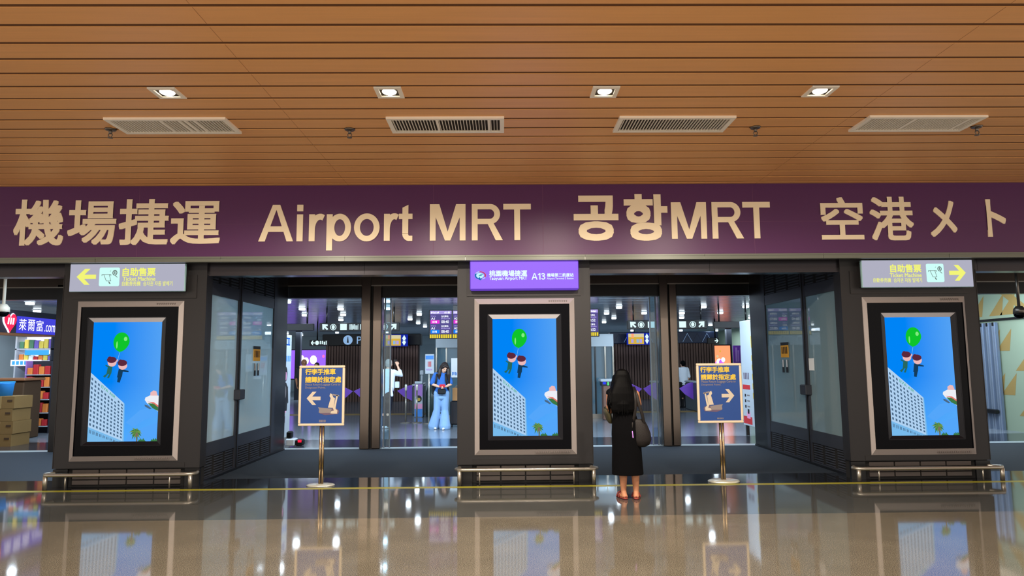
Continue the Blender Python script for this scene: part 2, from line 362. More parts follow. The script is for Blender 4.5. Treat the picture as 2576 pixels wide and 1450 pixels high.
# ---- lobby ceiling: wide planks running across, dark grooves between
m = MB(); m.box(-13, 14, -10.6, 0.2, 4.107, 4.17, 'wood_groove')
lampx = (-3.03, -1.02, 0.947, 2.93); pitch = 0.2774; g = 0.046
k = -36
while True:
    ya = -0.373 + k*pitch + g/2; yb = ya + pitch - g; k += 1
    if ya > 0.1: break
    yb = min(yb, 0.12)
    xs = [-13]
    if ya < -3.29 < yb:
        for x in lampx: xs += [x-0.10, x+0.10]
    xs.append(14)
    for i in range(0, len(xs), 2): m.box(xs[i], xs[i+1], ya, yb, 4.10, 4.108, 'wood_plank')
    if k > -30:
        for jx in (-2.13, 3.55): m.box(jx-0.002, jx+0.002, ya, yb, 4.0992, 4.101, 'plank_joint')
structure(m.build('ceiling'), 'lobby ceiling of wide brown wood planks with dark grooves', 'ceiling')

# ---- hall ceiling: grey metal strips, and shell walls
m = MB(); m.box(-14, 14, 4.3, 31, 3.19, 3.26, 'hall_ceiling_gap')
y = 4.4; random.seed(3)
while y < 31:
    wdt = random.choice((0.6, 0.9, 1.2)); m.box(-14, 14, y, min(31, y+wdt-0.05), 3.165, 3.195, 'hall_ceiling'); y += wdt
structure(m.build('ceiling'), 'grey metal strip ceiling of the station hall', 'ceiling')
structure(MB().box(-14, 14, 30.9, 31.1, 0, 3.2, 'hall_wall').build('wall_back'), 'grey teal back wall of the hall', 'wall')
structure(MB().box(-14.1, -13.9, 0.3, 31, 0, 3.2, 'hall_wall').build('wall_left'), 'side wall of the hall behind the shop', 'wall')
m = MB(); m.box(11.5, 11.7, 4.2, 31, 0, 3.2, 'pale_green')
for (ya, za) in ((5.2, 0.35), (5.2, 1.35), (4.5, 2.62), (6.05, 0.8), (6.1, 1.8), (5.9, 2.62), (6.9, 2.62)):
    for d in (0, 0.7):
        m.poly([(11.497, ya+d*0.5, za), (11.497, ya+0.42+d*0.5, za), (11.497, ya+d*0.5-0.1, za+0.5)], 'tan')
m.poly([(11.496, 5.2, 2.56), (11.496, 5.5, 2.56), (11.496, 6.3, 3.15), (11.496, 6.0, 3.15)], 'tan')
m.box(11.46, 11.5, 4.2, 12, 2.50, 2.55, 'black')
structure(m.build('wall_right'), 'pale green side wall with tan triangles right of the entrance', 'wall')
# dark bulkhead above the inner doorway, and vestibule ceiling
structure(MB().box(-14, 14, 0.30, 4.0, 3.36, 3.42, 'black_matte').build('ceiling'), 'dark ceiling of the entrance vestibule', 'ceiling')

# ---- purple fascia with lettering
fas = thing('fascia_sign', 'long dark purple fascia with large tan lettering above the entrance', 'sign', (0.2, 0, 3.1))
m = MB().box(-13, 14, 0.0, 0.10, 3.105, 4.098, 'fascia_purple')
for x in (-9.2, -5.0, -0.95, 0.565, 3.5, 8.0): m.box(x-0.0025, x+0.0025, -0.0015, 0.0, 3.105, 4.098, 'fascia_joint')
m.box(-13, 14, -0.0015, 0.0, 3.558, 3.561, 'fascia_joint')
m.build('panel', fas)
def glyphs(m, items, zb, H, y0, y1, mt):
    """grotesque capitals and small letters: items (char, x0, x1), baseline zb, cap height H"""
    w = .158*H; xh = .735*H
    cnt = [0]
    def pl(pts): cnt[0] += 1; m.plate(pts, y0-.00008*cnt[0], y1, mt)     # pieces lapped a hair so that none coincide
    def rect(xa, xb, za, zb_): pl([(xa, za), (xb, za), (xb, zb_), (xa, zb_)])
    def arc(cx, cz, rx, rz, a0, a1, wx, wz, n=20):
        for i in range(n):
            a, b = R(a0+(a1-a0)*i/n), R(a0+(a1-a0)*(i+1)/n)
            pl([(cx+rx*math.cos(a), cz+rz*math.sin(a)), (cx+rx*math.cos(b), cz+rz*math.sin(b)), (cx+(rx-wx)*math.cos(b), cz+(rz-wz)*math.sin(b)), (cx+(rx-wx)*math.cos(a), cz+(rz-wz)*math.sin(a))])
    for ch, x0, x1 in items:
        c = (x0+x1)/2; W = x1-x0
        if ch == 'T': rect(x0, x1, zb+H-w*.98, zb+H); rect(c-w/2, c+w/2, zb, zb+H-w*.9)
        elif ch == 'M':
            rect(x0, x0+w, zb, zb+H); rect(x1-w, x1, zb, zb+H)
            pl([(x0+.1*w, zb+H), (x0+1.62*w, zb+H), (c+.46*w, zb), (c-.46*w, zb)]); pl([(x1-.1*w, zb+H), (x1-1.62*w, zb+H), (c-.46*w, zb), (c+.46*w, zb)])
        elif ch == 'A':
            t = w*.62
            pl([(x0, zb), (x0+w*1.1, zb), (c+t*.45, zb+H), (c-t, zb+H)]); pl([(x1, zb), (x1-w*1.1, zb), (c-t*.45, zb+H), (c+t, zb+H)])
            pl([(x0+W*.24, zb+H*.26), (x1-W*.24, zb+H*.26), (x1-W*.30, zb+H*.26+w*.95), (x0+W*.30, zb+H*.26+w*.95)])
        elif ch == 'R':
            rect(x0, x0+w, zb, zb+H); h = .555*H; rz = h/2; cx = x1-.085*W-rz; cz = zb+H-rz
            rect(x0, cx, zb+H-w*.92, zb+H); rect(x0, cx, zb+H-h, zb+H-h+w*.92); arc(cx, cz, rz, rz, -90, 90, w, w*.92)
            k = x0+W*.50; pl([(k-.1*w, zb+H-h+w*.4), (k+1.0*w, zb+H-h+w*.3), (x1, zb), (x1-w*1.22, zb)])
        elif ch == 'i': rect(x0, x1, zb, zb+xh); rect(x0, x1, zb+H-.18*H, zb+H)
        elif ch == 'o': arc(c, zb+xh/2, W/2, xh/2+.015*H, 0, 360, w, w*.95, 36)
        elif ch == 'p':
            rect(x0, x0+w, zb-.255*H, zb+xh); arc((x0+.32*w+x1)/2, zb+xh/2, (x1-x0-.32*w)/2, xh/2+.012*H, 0, 360, w, w*.95, 36)
        elif ch == 'r':
            rect(x0, x0+w, zb, zb+xh); cx = x0+W*.72; rx = W*.72; arc(cx, zb+xh*.42, rx, xh*.60, 66, 180, w, w*1.02, 12)
        elif ch == '1': rect(x1-w, x1, zb, zb+H); pl([(x1-w, zb+H), (x0, zb+H*.80), (x0, zb+H*.66), (x1-w, zb+H*.80)])
        elif ch == '3':
            arc(c-.03*W, zb+H*.755, W*.46, H*.255, -90, 165, w, w*.92); arc(c, zb+H*.275, W*.5, H*.285, -165, 90, w, w*.92)
            rect(c-.22*W, c+.02*W, zb+H*.50, zb+H*.50+w*.86)
        elif ch == 't':
            xc = x0+W*.26; rect(x0, x1, zb+xh-w*.92, zb+xh); pl([(xc, zb+.2*H), (xc+w, zb+.2*H), (xc+w, zb+H*.98), (xc, zb+H*.90)])
            arc(xc+W*.50, zb+.19*H, W*.50, .20*H, 180, 262, w, w*.95, 10); rect(xc+W*.42, x1, zb-.01*H, zb+w*.9-.01*H)
LET = [('\u6a5f', -6.688, 3.273, -6.009, 3.914, .022), ('\u5834', -5.956, 3.28, -5.297, 3.899, .022), ('\u6377', -5.261, 3.271, -4.584, 3.913, .022), ('\u904b', -4.552, 3.278, -3.874, 3.882, .022),
       ('\uacf5', .992, 3.298, 1.614, 3.935, .034), ('\ud56d', 1.692, 3.294, 2.299, 3.954, .034), 
       ('\u7a7a', 4.438, 3.296, 5.032, 3.896, .018), ('\u6e2f', 5.127, 3.281, 5.739, 3.899, .018), ('\u30e1', 5.97, 3.328, 6.346, 3.838, .02), ('\u30c8', 6.77, 3.324, 7.039, 3.857, .02)]
for t, x0, z0, x1, z1, bo in LET: MB().text(t, x0, z0, x1, z1, -0.004, 'fascia_letter', bo, thick=0.006).build('lettering', fas)
u = .0014935; X0 = -3.349-198*u; X1 = .992-522*.001467
for items, zb, H in (([('A', 198, 517), ('i', 548, 604), ('r', 660, 802), ('p', 822, 1047), ('o', 1075, 1310), ('r', 1350, 1484), ('t', 1487, 1612)], 3.312, .512), ([('M', 1772, 2102), ('R', 2160, 2446), ('T', 2452, 2708)], 3.312, .510)):
    m = MB(); glyphs(m, [(c, X0+a*u, X0+b*u) for c, a, b in items], zb, H, -0.012, -0.002, 'fascia_letter'); m.build('lettering', fas)
m = MB(); glyphs(m, [(c, X1+a*.001467, X1+b*.001467) for c, a, b in (('M', 1447, 1781), ('R', 1833, 2131), ('T', 2127, 2389))], 3.319, .515, -0.012, -0.002, 'fascia_letter'); m.build('lettering', fas)

# ---- bright metal edge strip under the fascia, in lengths
m = MB()
edges = [-13, -9.3, -7.6, -5.55, -3.85, -2.16, -0.51, 1.14, 2.79, 4.44, 6.2, 8.0, 14]
for a, b in zip(edges[:-1], edges[1:]):
    m.box(a+0.003, b-0.003, -0.012, 0.085, 3.034, 3.082, 'edge_strip'); m.box(a+0.001, b-0.001, -0.02, 0.36, 3.082, 3.105, 'edge_strip')
m.box(-13, 14, 0.0, 0.08, 3.036, 3.08, 'steel')
structure(m.build('trim_1'), 'shiny metal edge strip under the purple fascia', 'trim')

# ---- front beam and inner portal
m = MB()
for a, b in ((-13, -6.0), (-6.0, -1.95), (-1.95, 2.95), (2.95, 6.8), (6.8, 14)): m.box(a+0.002, b-0.002, 0.30, 0.55, 2.885, 3.09, 'beam')
m.box(-13, 14, 0.28, 0.30, 2.878, 2.895, 'beam')
structure(m.build('trim_2'), 'dark glossy metal beam across the top of the entrance', 'trim')
m = MB(); m.box(-14, 14, 4.12, 4.32, 2.92, 3.16, 'black'); m.box(-14, 14, 4.05, 4.32, 3.15, 3.38, 'bronze'); m.box(-14, 14, 4.04, 4.06, 3.14, 3.16, 'steel_dark')
structure(m.build('trim_3'), 'bronze and black header over the inner doorway', 'trim')

def post(x0, x1, label):
    m = MB(); w = x1-x0
    m.rbox(x0, x0+w*0.48, 4.02, 4.34, 0, 3.36, 'bronze', 0.012); m.box(x0+w*0.48, x0+w*0.56, 4.10, 4.34, 0, 3.36, 'black'); m.rbox(x0+w*0.56, x1, 4.06, 4.34, 0, 3.2, 'bronze', 0.012)
    return structure(m.build('pillar'), label, 'pillar')
post(-2.76, -2.37, 'shiny bronze double post in the left inner doorway')
post(3.08, 3.43, 'shiny bronze double post in the right inner doorway')
# glazed sliding leaves parked beside the posts
def leaf(name, x0, x1, y, label):
    t = structure(thing(name, label, 'door', (x0, y, 0)), label, 'door')
    MB().box(x0, x1, y-0.006, y+0.006, 0.03, 2.92, 'glass_clear').build('glass', t)
    for x in (x0, x1): MB().box(x-0.012, x+0.012, y-0.02, y+0.02, 0.0, 2.92, 'leaf_stile').build('stile', t)
leaf('door_1', -2.33, -2.22, 4.26, 'narrow glass door edge right of the left bronze post')
leaf('door_2', 2.93, 3.04, 4.26, 'narrow glass door edge left of the right bronze post')
def jamb(x0, x1, label): structure(MB().box(x0, x1, 4.05, 4.34, 0, 3.2, 'black').build('trim_4'), label, 'trim')
jamb(-4.46, -4.31, 'black jamb at the left end of the left doorway'); jamb(4.97, 5.16, 'black jamb at the right end of the right doorway')
jamb(-8.67, -7.6, 'black jamb of the side opening toward the shop'); jamb(7.6, 8.6, 'black jamb of the side opening on the right')

# ---- clad pillars that carry the screens
def pillar(x0, x1, label, depth):
    m = MB()
    m.box(x0, x1, 0.25, 0.25+depth, 0.245, 3.10, 'clad')
    for x in (x0, x1): m.box(x-0.004, x+0.004, 0.245, 0.30, 0.245, 2.9, 'clad_edge')
    m.box(x0+0.13, x1-0.13, 0.236, 0.25, 2.56, 2.885, 'clad_edge'); m.box(x0+0.2, x1-0.2, 0.244, 0.25, 0.255, 0.315, 'clad_edge')
    m.box(x0+0.02, x1-0.02, 0.29, 0.25+depth, 0.0, 0.245, 'black_matte')
    n = 4; wdt = (x1-x0-0.5)/n
    for i in range(n):
        xa = x0+0.25+i*wdt
        for z in (0.03, 0.10, 0.17): m.box(xa+0.01, xa+wdt-0.01, 0.27, 0.29, z, z+0.055, 'kick')
    m.box(x0, x0+0.2, 0.26, 0.3, 0.0, 0.235, 'black'); m.box(x1-0.2, x1, 0.26, 0.3, 0.0, 0.235, 'black')
    return structure(m.build('pillar'), label, 'pillar')
pillar(-6.12, -4.14, 'wide dark clad pillar at the left carrying a screen', 0.2)
pillar(-0.63, 1.23, 'wide dark clad pillar in the middle carrying a screen', 0.9)
pillar(4.79, 6.73, 'wide dark clad pillar at the right carrying a screen', 0.2)

# ---- glazed side walls of the vestibule
def side_glass(X, sgn, name, label, frost):
    """two-leaf glazed wall in plane x = X; sgn = +1 when the room side faces +x"""
    t = structure(thing(name, label, 'window', (X, 0.4, 0)), label, 'window')
    xa, xb = (X-0.05, X) if sgn > 0 else (X, X+0.05)
    f = MB()
    for ya, yb in ((0.30, 0.47), (1.62, 1.76), (3.30, 3.46)): f.box(xa, xb+0.0, ya, yb, 0.0, 3.34, 'door_frame')
    f.box(xa-0.012, xb+0.012, 1.68, 1.70, 0.0, 3.34, 'black')
    for z0, z1 in ((0.34, 0.53), (2.65, 2.83), (0.0, 0.05), (3.2, 3.36)): f.box(xa+0.004, xb-0.004, 0.47, 3.30, z0, z1, 'door_frame')
    f.box(xa, xb, 3.46, 4.06, 0.0, 3.34, 'black'); f.box(xa-0.02, xb+0.02, 0.30, 4.05, 0.0, 0.03, 'black')
    f.build('frame', t)
    for ya, yb in ((0.47, 1.62), (1.76, 3.30)):
        for z0, z1 in ((0.05, 0.34), (2.83, 3.2)):
            l = MB(); n = 8; h = (z1-z0)/n
            l.box(xa+0.018, xb-0.018, ya, yb, z0, z1, 'black_matte')
            c = (yb-ya)/3
            for j in range(3):
                for i in range(n): l.box(xa+0.004, xb-0.004, ya+j*c+0.05, ya+(j+1)*c-0.05, z0+i*h+0.006, z0+i*h+h*0.62, 'louvre')
            l.build('louvre', t)
        MB().box(X-0.03*sgn-0.004, X-0.03*sgn+0.004, ya, yb, 0.53, 2.65, frost).build('glass_pane', t)
    return t
wl = side_glass(-4.2, 1, 'window_1', 'glazed two leaf side wall left of the left doorway', 'glass_frost')
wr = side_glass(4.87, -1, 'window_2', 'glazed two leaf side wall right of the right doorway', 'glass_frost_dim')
for t, X, s in ((wl, -4.2, 1), (wr, 4.87, -1)):
    MB().rbox(X-0.07, X+0.07, 1.58, 1.80, 1.08, 1.24, 'door_frame', 0.01).build('handle', t)
def notice(X, s, y0, y1, z0, z1, label, kind):
    m = MB(); x = X - 0.015*s
    xa, xb = sorted((x, x+0.004*s))
    if kind == 'gold':
        h = z1-z0
        m.box(xa, xb, y0, y1, z0+h*0.5, z1, 'orange_note'); m.box(xa-.001, xb+.001, y0, y1, z1-h*0.1, z1, 'note_black')
        for i in range(4): m.box(xa-.001, xb+.001, y0+(y1-y0)*(0.15+0.2*i), y0+(y1-y0)*(0.27+0.2*i), z0+h*0.62, z0+h*0.85, 'carton_mark')
        for i in (0, 1): m.box(xa, xb, y0+(y1-y0)*(0.15+0.5*i), y0+(y1-y0)*(0.4+0.5*i), z0, z0+h*0.42, 'note_black'); m.box(xa-.001, xb+.001, y0+(y1-y0)*(0.2+0.5*i), y0+(y1-y0)*(0.35+0.5*i), z0+h*0.18, z0+h*0.42, 'note_white')
    else: m.box(xa, xb, y0, y1, z0, z1, 'note_white')
    tag(m.build('notice'), label, 'notice')
notice(-4.2, 1, 2.34, 2.66, 1.44, 1.94, 'small yellow and black notice on the left glass wall', 'gold')
notice(4.87, -1, 2.36, 2.68, 1.42, 1.94, 'small yellow and black notice on the right glass wall', 'gold')
notice(4.87, -1, 1.42, 1.60, 1.47, 1.66, 'plain white paper square on the right glass wall', 'white')

# ================================================================== ADVERTISING SCREENS
def pic(m, x0, z0, x1, z1, y):
    """the advertisement picture: sky, balloon, two little figures, tower block, palm, aeroplane nose"""
    W, H = x1-x0, z1-z0
    def q(px, py): return (x0+W*(px-175)/712, z1-H*(py-100)/1293)
    def P(pts, mt, d=0): m.flat([q(*p) for p in pts], y-0.0006*d, mt)
    def E(cx, cy, rx, ry, mt, d, n=18): m.flat([q(cx+rx*math.cos(2*math.pi*i/n), cy+ry*math.sin(2*math.pi*i/n)) for i in range(n)], y-0.0006*d, mt)
    P([(175, 100), (887, 100), (887, 1393), (175, 1393)], 'pic_sky')
    P([(560, 1190), (700, 1060), (887, 1010), (887, 1120), (760, 1160), (640, 1240)], 'pic_cloud', 1); P([(560, 1393), (600, 1300), (887, 1190), (887, 1393)], 'pic_cloud', 1)
    P([(175, 650), (535, 985), (548, 1393), (175, 1393)], 'pic_wall', 2)
    P([(175, 1235), (548, 1393), (175, 1393)], 'pic_wall_shade', 3)
    P([(530, 980), (540, 990), (552, 1393), (536, 1393)], 'pic_wall_shade', 3)
    def bil(u, v):                       # facade quad
        a = (175+355*u, 660+325*u); b = (178+360*u, 1225+150*u); return (a[0]+(b[0]-a[0])*v, a[1]+(b[1]-a[1])*v)
    for i in range(10):
        for j in range(11):
            if j == 0 and 3 <= i <= 7: continue
            u = (i+0.25)/10; v = (j+0.62)/11.4
            P([bil(u, v), bil(u+0.05, v), bil(u+0.05, v+0.047), bil(u, v+0.047)], 'pic_window', 3)
    for i in range(9):
        xa = 190+36*i; ya = 1262+15.6*i; P([(xa, ya), (xa+7, ya+3), (xa+7, ya+42-2.5*i), (xa, ya+39-2.5*i)], 'pic_window', 4); P([(xa+14, ya+5), (xa+20, ya+8), (xa+20, ya+45-2.5*i), (xa+14, ya+42-2.5*i)], 'pic_window', 4)
    def lf(u, v): a = q(292+150*u, 815+122*u-34*v*(1-0.1*u)); return (a[0], y-0.0024, a[1])
    m.text('EVA AIR', 0, 0, 1, 1, y, 'pic_letter', 0.03, fn=lf)
    # palm
    P([(672, 1300), (686, 1300), (690, 1393), (676, 1393)], 'pic_trunk', 2)
    random.seed(5)
    for a in range(0, 360, 24):
        r = R(a); L = random.uniform(46, 74); cx, cy = 668, 1290
        dx, dy = math.cos(r), math.sin(r); 
        P([(cx-dy*6, cy+dx*6), (cx+dx*L*0.6-dy*9, cy+dy*L*0.6+dx*9+8), (cx+dx*L, cy+dy*L+20), (cx+dx*L*0.6+dy*9, cy+dy*L*0.6-dx*9+4), (cx+dy*6, cy-dx*6)], 'pic_green' if a % 48 else 'pic_olive', 3)
    E(680, 1325, 14, 26, 'pic_trunk', 4)
    for cx, r in ((720, 24), (745, 30), (850, 26), (872, 30)): P([(cx-r, 1393), (cx-r*0.6, 1370), (cx-r*0.2, 1378), (cx+r*0.1, 1358), (cx+r*0.5, 1376), (cx+r, 1393)], 'pic_green', 3)
    # balloon
    pts = []
    for i in range(28):
        a = 2*math.pi*i/28; rx = 84*(1-0.16*max(0, math.sin(a))**1.5); pts.append((474+rx*math.cos(a)-10*max(0, math.sin(a)), 318+106*math.sin(a)))
    P(pts, 'pic_balloon', 2); P([(452, 432), (468, 432), (461, 418)], 'pic_balloon', 3)
    E(515, 285, 18, 24, 'pic_balloon_light', 3, 12); E(428, 350, 8, 40, 'pic_balloon_light', 3, 12)
    P([(459, 430), (462, 430), (446, 512), (443, 512)], 'pic_string', 2)
    # two small travellers holding the string
    for cx, cy, suit, k in ((388, 530, 'pic_dress', 1), (500, 565, 'pic_suit', -1)):
        E(cx, cy+12, 46, 44, 'pic_skin', 4); E(cx-6, cy-18, 50, 34, 'pic_hair', 5); E(cx-26, cy-34, 22, 22, 'pic_hair', 5, 12)
        P([(cx-40, cy+46), (cx+6, cy+54), (cx-2, cy+130), (cx-54, cy+140)], suit, 3)
        P([(cx-54, cy+136), (cx-34, cy+134), (cx-66, cy+176), (cx-88, cy+160)] if k > 0 else [(cx-44, cy+130), (cx-4, cy+124), (cx-22, cy+196), (cx-50, cy+190)], suit, 4)
        P([(cx-22, cy+130), (cx-2, cy+126), (cx-24, cy+182), (cx-44, cy+178)], suit, 4)
        P([(cx-8, cy+50), (cx+8, cy+52), (cx+64, cy+70), (cx+62, cy+82), (cx+2, cy+76)] if k < 0 else [(cx-38, cy+50), (cx-36, cy+68), (cx-70, cy+44), (cx-62, cy+34)], suit, 3)
    P([(424, 530), (440, 536), (450, 512), (440, 506)], 'pic_skin', 5); P([(452, 560), (470, 580), (454, 540), (444, 536)], 'pic_suit', 5)
    # aeroplane nose at the right edge
    P([(887, 905), (800, 900), (750, 925), (745, 950), (770, 985), (887, 1075)], 'pic_white', 2)
    P([(770, 968), (840, 975), (887, 1010), (887, 1030), (830, 990)], 'pic_coral', 3); P([(780, 985), (840, 990), (887, 1030), (887, 1070), (830, 1040)], 'pic_green', 3)
    P([(800, 870), (830, 848), (860, 856), (876, 905), (800, 905)], 'pic_skin', 2); P([(745, 1000), (780, 1010), (820, 1045), (800, 1050), (750, 1020)], 'pic_window', 2)

def ad_screen(fr, pn, scn, label):
    """fr = outer frame box, pn = black glass box, scn = lit picture (all x0, z0, x1, z1)"""
    t = thing('advertising_screen', label, 'screen', ((fr[0]+fr[2])/2, 0.25, fr[1]))
    m = MB(); yo, yi = 0.238, 0.19
    o = [(fr[0], fr[1]), (fr[2], fr[1]), (fr[2], fr[3]), (fr[0], fr[3])]; i_ = [(pn[0], pn[1]), (pn[2], pn[1]), (pn[2], pn[3]), (pn[0], pn[3])]
    for k in range(4):
        j = (k+1) % 4
        m.poly([(o[k][0], yo, o[k][1]), (o[j][0], yo, o[j][1]), (i_[j][0], yi, i_[j][1]), (i_[k][0], yi, i_[k][1])], 'alu_frame')
        m.poly([(o[j][0], yo, o[j][1]), (o[k][0], yo, o[k][1]), (o[k][0], 0.25, o[k][1]), (o[j][0], 0.25, o[j][1])], 'alu_frame')
        a, b = i_[k], i_[j]; m.poly([(a[0], yi, a[1]), (b[0], yi, b[1]), (b[0], 0.205, b[1]), (a[0], 0.205, a[1])], 'black')
    FM = m
    # black glass front with a window cut for the recessed picture
    c = ((scn[0]+scn[2])/2, (scn[1]+scn[3])/2); b0 = (scn[0]-0.065, scn[1]-0.05, scn[2]+0.065, scn[3]+0.065)
    m = MB(); xs = (pn[0], b0[0], b0[2], pn[2]); zs = (pn[1], b0[1], b0[3], pn[3])
    for a in range(3):
        for b in range(3):
            if a == 1 and b == 1: continue
            m.poly([(xs[a], 0.204, zs[b]), (xs[a+1], 0.204, zs[b]), (xs[a+1], 0.204, zs[b+1]), (xs[a], 0.204, zs[b+1])], 'gloss_black')
    m.build('front_panel', t)
    m = MB(); A = [(b0[0], b0[1]), (b0[2], b0[1]), (b0[2], b0[3]), (b0[0], b0[3])]; B = [(scn[0], scn[1]), (scn[2], scn[1]), (scn[2], scn[3]), (scn[0], scn[3])]
    for k in range(4):
        j = (k+1) % 4; m.poly([(A[k][0], 0.204, A[k][1]), (A[j][0], 0.204, A[j][1]), (B[j][0], 0.232, B[j][1]), (B[k][0], 0.232, B[k][1])], 'bezel_sheen' if k == 2 else 'bezel')
        e = 0.006; 
    for x in (b0[0], b0[2]): m.box(x-0.004, x+0.004, 0.2, 0.204, b0[1], b0[3], 'bezel')
    for z in (b0[1], b0[3]): m.box(b0[0], b0[2], 0.2, 0.204, z-0.004, z+0.004, 'bezel')
    m.build('bezel', t)
    m = MB(); pic(m, scn[0], scn[1], scn[2], scn[3], 0.2315); m.build('display', t)
    m = FM                               # small engraved marks on the frame
    for s in range(9): m.box(fr[2]-0.36+s*0.03, fr[2]-0.344+s*0.03, 0.205, 0.222, fr[3]-0.058, fr[3]-0.03, 'alu_letter')
    for s in range(16): m.box(fr[2]-0.56+s*0.03, fr[2]-0.544+s*0.03, 0.205, 0.222, fr[1]+0.03, fr[1]+0.055, 'alu_letter')
    m.build('frame', t)
    return t
ad_screen((-5.90, 0.342, -4.438, 2.524), (-5.824, 0.416, -4.486, 2.441), (-5.664, 0.605, -4.724, 2.231), 'tall advertising screen on the left pillar, under the left ticket sign')
ad_screen((-0.395, 0.374, 1.005, 2.526), (-0.327, 0.452, 0.93, 2.445), (-0.143, 0.631, 0.746, 2.240), 'tall advertising screen on the middle pillar, under the violet sign')
ad_screen((5.076, 0.323, 6.533, 2.515), (5.114, 0.409, 6.473, 2.428), (5.373, 0.586, 6.307, 2.224), 'tall advertising screen on the right pillar, under the right ticket sign')

# ================================================================== LIGHT BOX SIGNS
def arrow_pts(x0, z0, x1, z1, left=True):
    W, H = x1-x0, z1-z0; s = 0.27
    p = [(0, .5), (.42, 1), (.70, 1), (.40, .5+s*0.5), (1, .5+s*0.5), (1, .5-s*0.5), (.40, .5-s*0.5), (.70, 0), (.42, 0)]
    if not left: p = [(1-a, b) for a, b in p]
    return [(x0+a*W, z0+b*H) for a, b in p]
def rounded(x0, z0, x1, z1, r, n=5):
    out = []
    for cx, cz, a0 in ((x1-r, z1-r, 0), (x0+r, z1-r, 90), (x0+r, z0+r, 180), (x1-r, z0+r, 270)):
        out += [(cx+r*math.cos(R(a0+90*i/n)), cz+r*math.sin(R(a0+90*i/n))) for i in range(n+1)]
    return out
def stroke(m, pts, w, y, mt):
    for a, b in zip(pts[:-1], pts[1:]):
        d = Vector((b[0]-a[0], b[1]-a[1])).normalized()*w/2; nx, nz = -d.y, d.x
        m.flat([(a[0]-d.x+nx, a[1]-d.y+nz), (b[0]+d.x+nx, b[1]+d.y+nz), (b[0]+d.x-nx, b[1]+d.y-nz), (a[0]-d.x-nx, a[1]-d.y-nz)], y, mt)
def ticket_sign(x0, z0, x1, z1, parts, left, label):
    t = thing('direction_sign', label, 'sign', ((x0+x1)/2, 0.2, z0))
    m = MB().rbox(x0, x1, 0.10, 0.145, z0, z1, 'sign_edge', 0.006); m.box(x0+.02, x1-.02, 0.145, 0.25, z0+.02, z1-.02, 'clad_edge'); m.build('housing', t)
    MB().box(x0+0.008, x1-0.008, 0.094, 0.10, z0+0.006, z1-0.006, 'sign_grey').build('face_panel', t)
    MB().flat(arrow_pts(*parts['arrow'], left), 0.092, 'sign_yellow').build('arrow', t)
    ix0, iz0, ix1, iz1 = parts['icon']; s = ix1-ix0
    m = MB().flat(rounded(ix0, iz0, ix1, iz1, 0.022), 0.092, 'sign_icon')
    def I(u, v): return (ix0+s*u, iz0+(iz1-iz0)*v)
    y = 0.0912
    stroke(m, [I(.13, .56), I(.13, .63), I(.57, .63), I(.57, .56)], .006, y, 'icon_line'); stroke(m, [I(.22, .62), I(.36, .28), I(.58, .28), I(.49, .62)], .006, y, 'icon_line')
    m.flat([I(.46, .25), I(.5, .25), I(.55, .18), I(.58, .12), I(.5, .14)], y, 'icon_line')
    m.ell(I(.76, .72)[0], I(.76, .72)[1], s*.12, s*.14, y, 'icon_line'); m.ell(I(.76, .72)[0], I(.76, .72)[1], s*.08, s*.1, y-.0004, 'sign_icon')
    m.text('$', *I(.715, .645), *I(.805, .80), y-.0008, 'icon_line', 0.02); stroke(m, [I(.52, .78), I(.56, .84)], .004, y, 'icon_line'); stroke(m, [I(.80, .56), I(.88, .48)], .008, y, 'icon_line')
    m.build('pictogram', t)
    for body, key, bo in (('\u81ea\u52a9\u552e\u7968', 't1', .03), ('Ticket Machine', 't2', .02), ('\u81ea\u52d5\u5238\u58f2\u6a5f', 't3', .008), ('\uc2b9\ucc28\uad8c \uc790\ub3d9 \ubc1c\ub9e4\uae30', 't4', .008)):
        MB().text(body, *parts[key], 0.092, 'sign_yellow', bo).build('lettering', t)
ticket_sign(-5.952, 2.644, -4.376, 3.03, dict(arrow=(-5.854, 2.74, -5.589, 2.962), icon=(-5.545, 2.719, -5.267, 2.977), t1=(-5.23, 2.856, -4.779, 2.973), t2=(-5.222, 2.791, -4.776, 2.848), t3=(-5.229, 2.723, -4.976, 2.787), t4=(-4.939, 2.72, -4.54, 2.785)), True, 'grey lit ticket machine sign with a yellow arrow pointing left')
ticket_sign(5.022, 2.633, 6.59, 3.02, dict(arrow=(6.25, 2.721, 6.484, 2.945), icon=(5.927, 2.704, 6.176, 2.963), t1=(5.42, 2.843, 5.859, 2.957), t2=(5.411, 2.776, 5.858, 2.832), t3=(5.175, 2.705, 5.422, 2.768), t4=(5.461, 2.702, 5.858, 2.766)), False, 'grey lit ticket machine sign with a yellow arrow pointing right')

t = thing('station_sign', 'violet lit station name sign above the middle screen', 'sign', (0.305, 0.2, 2.637))
MB().rbox(-0.452, 1.06, 0.10, 0.25, 2.637, 3.04, 'sign_violet_edge', 0.012).build('housing', t)
MB().box(-0.442, 1.05, 0.094, 0.10, 2.652, 3.025, 'sign_violet').build('face_panel', t)
m = MB(); cx, cz, rx, rz = -0.306, 2.836, 0.08, 0.058
def arc(a0, a1, r0, r1, sx=1): return [(cx+rx*r0*math.cos(R(a)), cz+rz*r0*math.sin(R(a))) for a in range(a0, a1+1, 10)] + [(cx+rx*r1*math.cos(R(a)), cz+rz*r1*math.sin(R(a))) for a in range(a1, a0-1, -10)]
m.ell(cx, cz, rx*1.0, rz*1.0, 0.0928, 'logo_pale'); m.ell(cx, cz, rx*.86, rz*.86, 0.0922, 'sign_violet')
m.flat(arc(-30, 100, .98, .78), 0.0916, 'logo_red'); m.flat(arc(150, 290, .98, .74), 0.0916, 'logo_blue'); m.ell(cx-.004, cz, rx*.66, rz*.66, 0.0916, 'logo_pale')
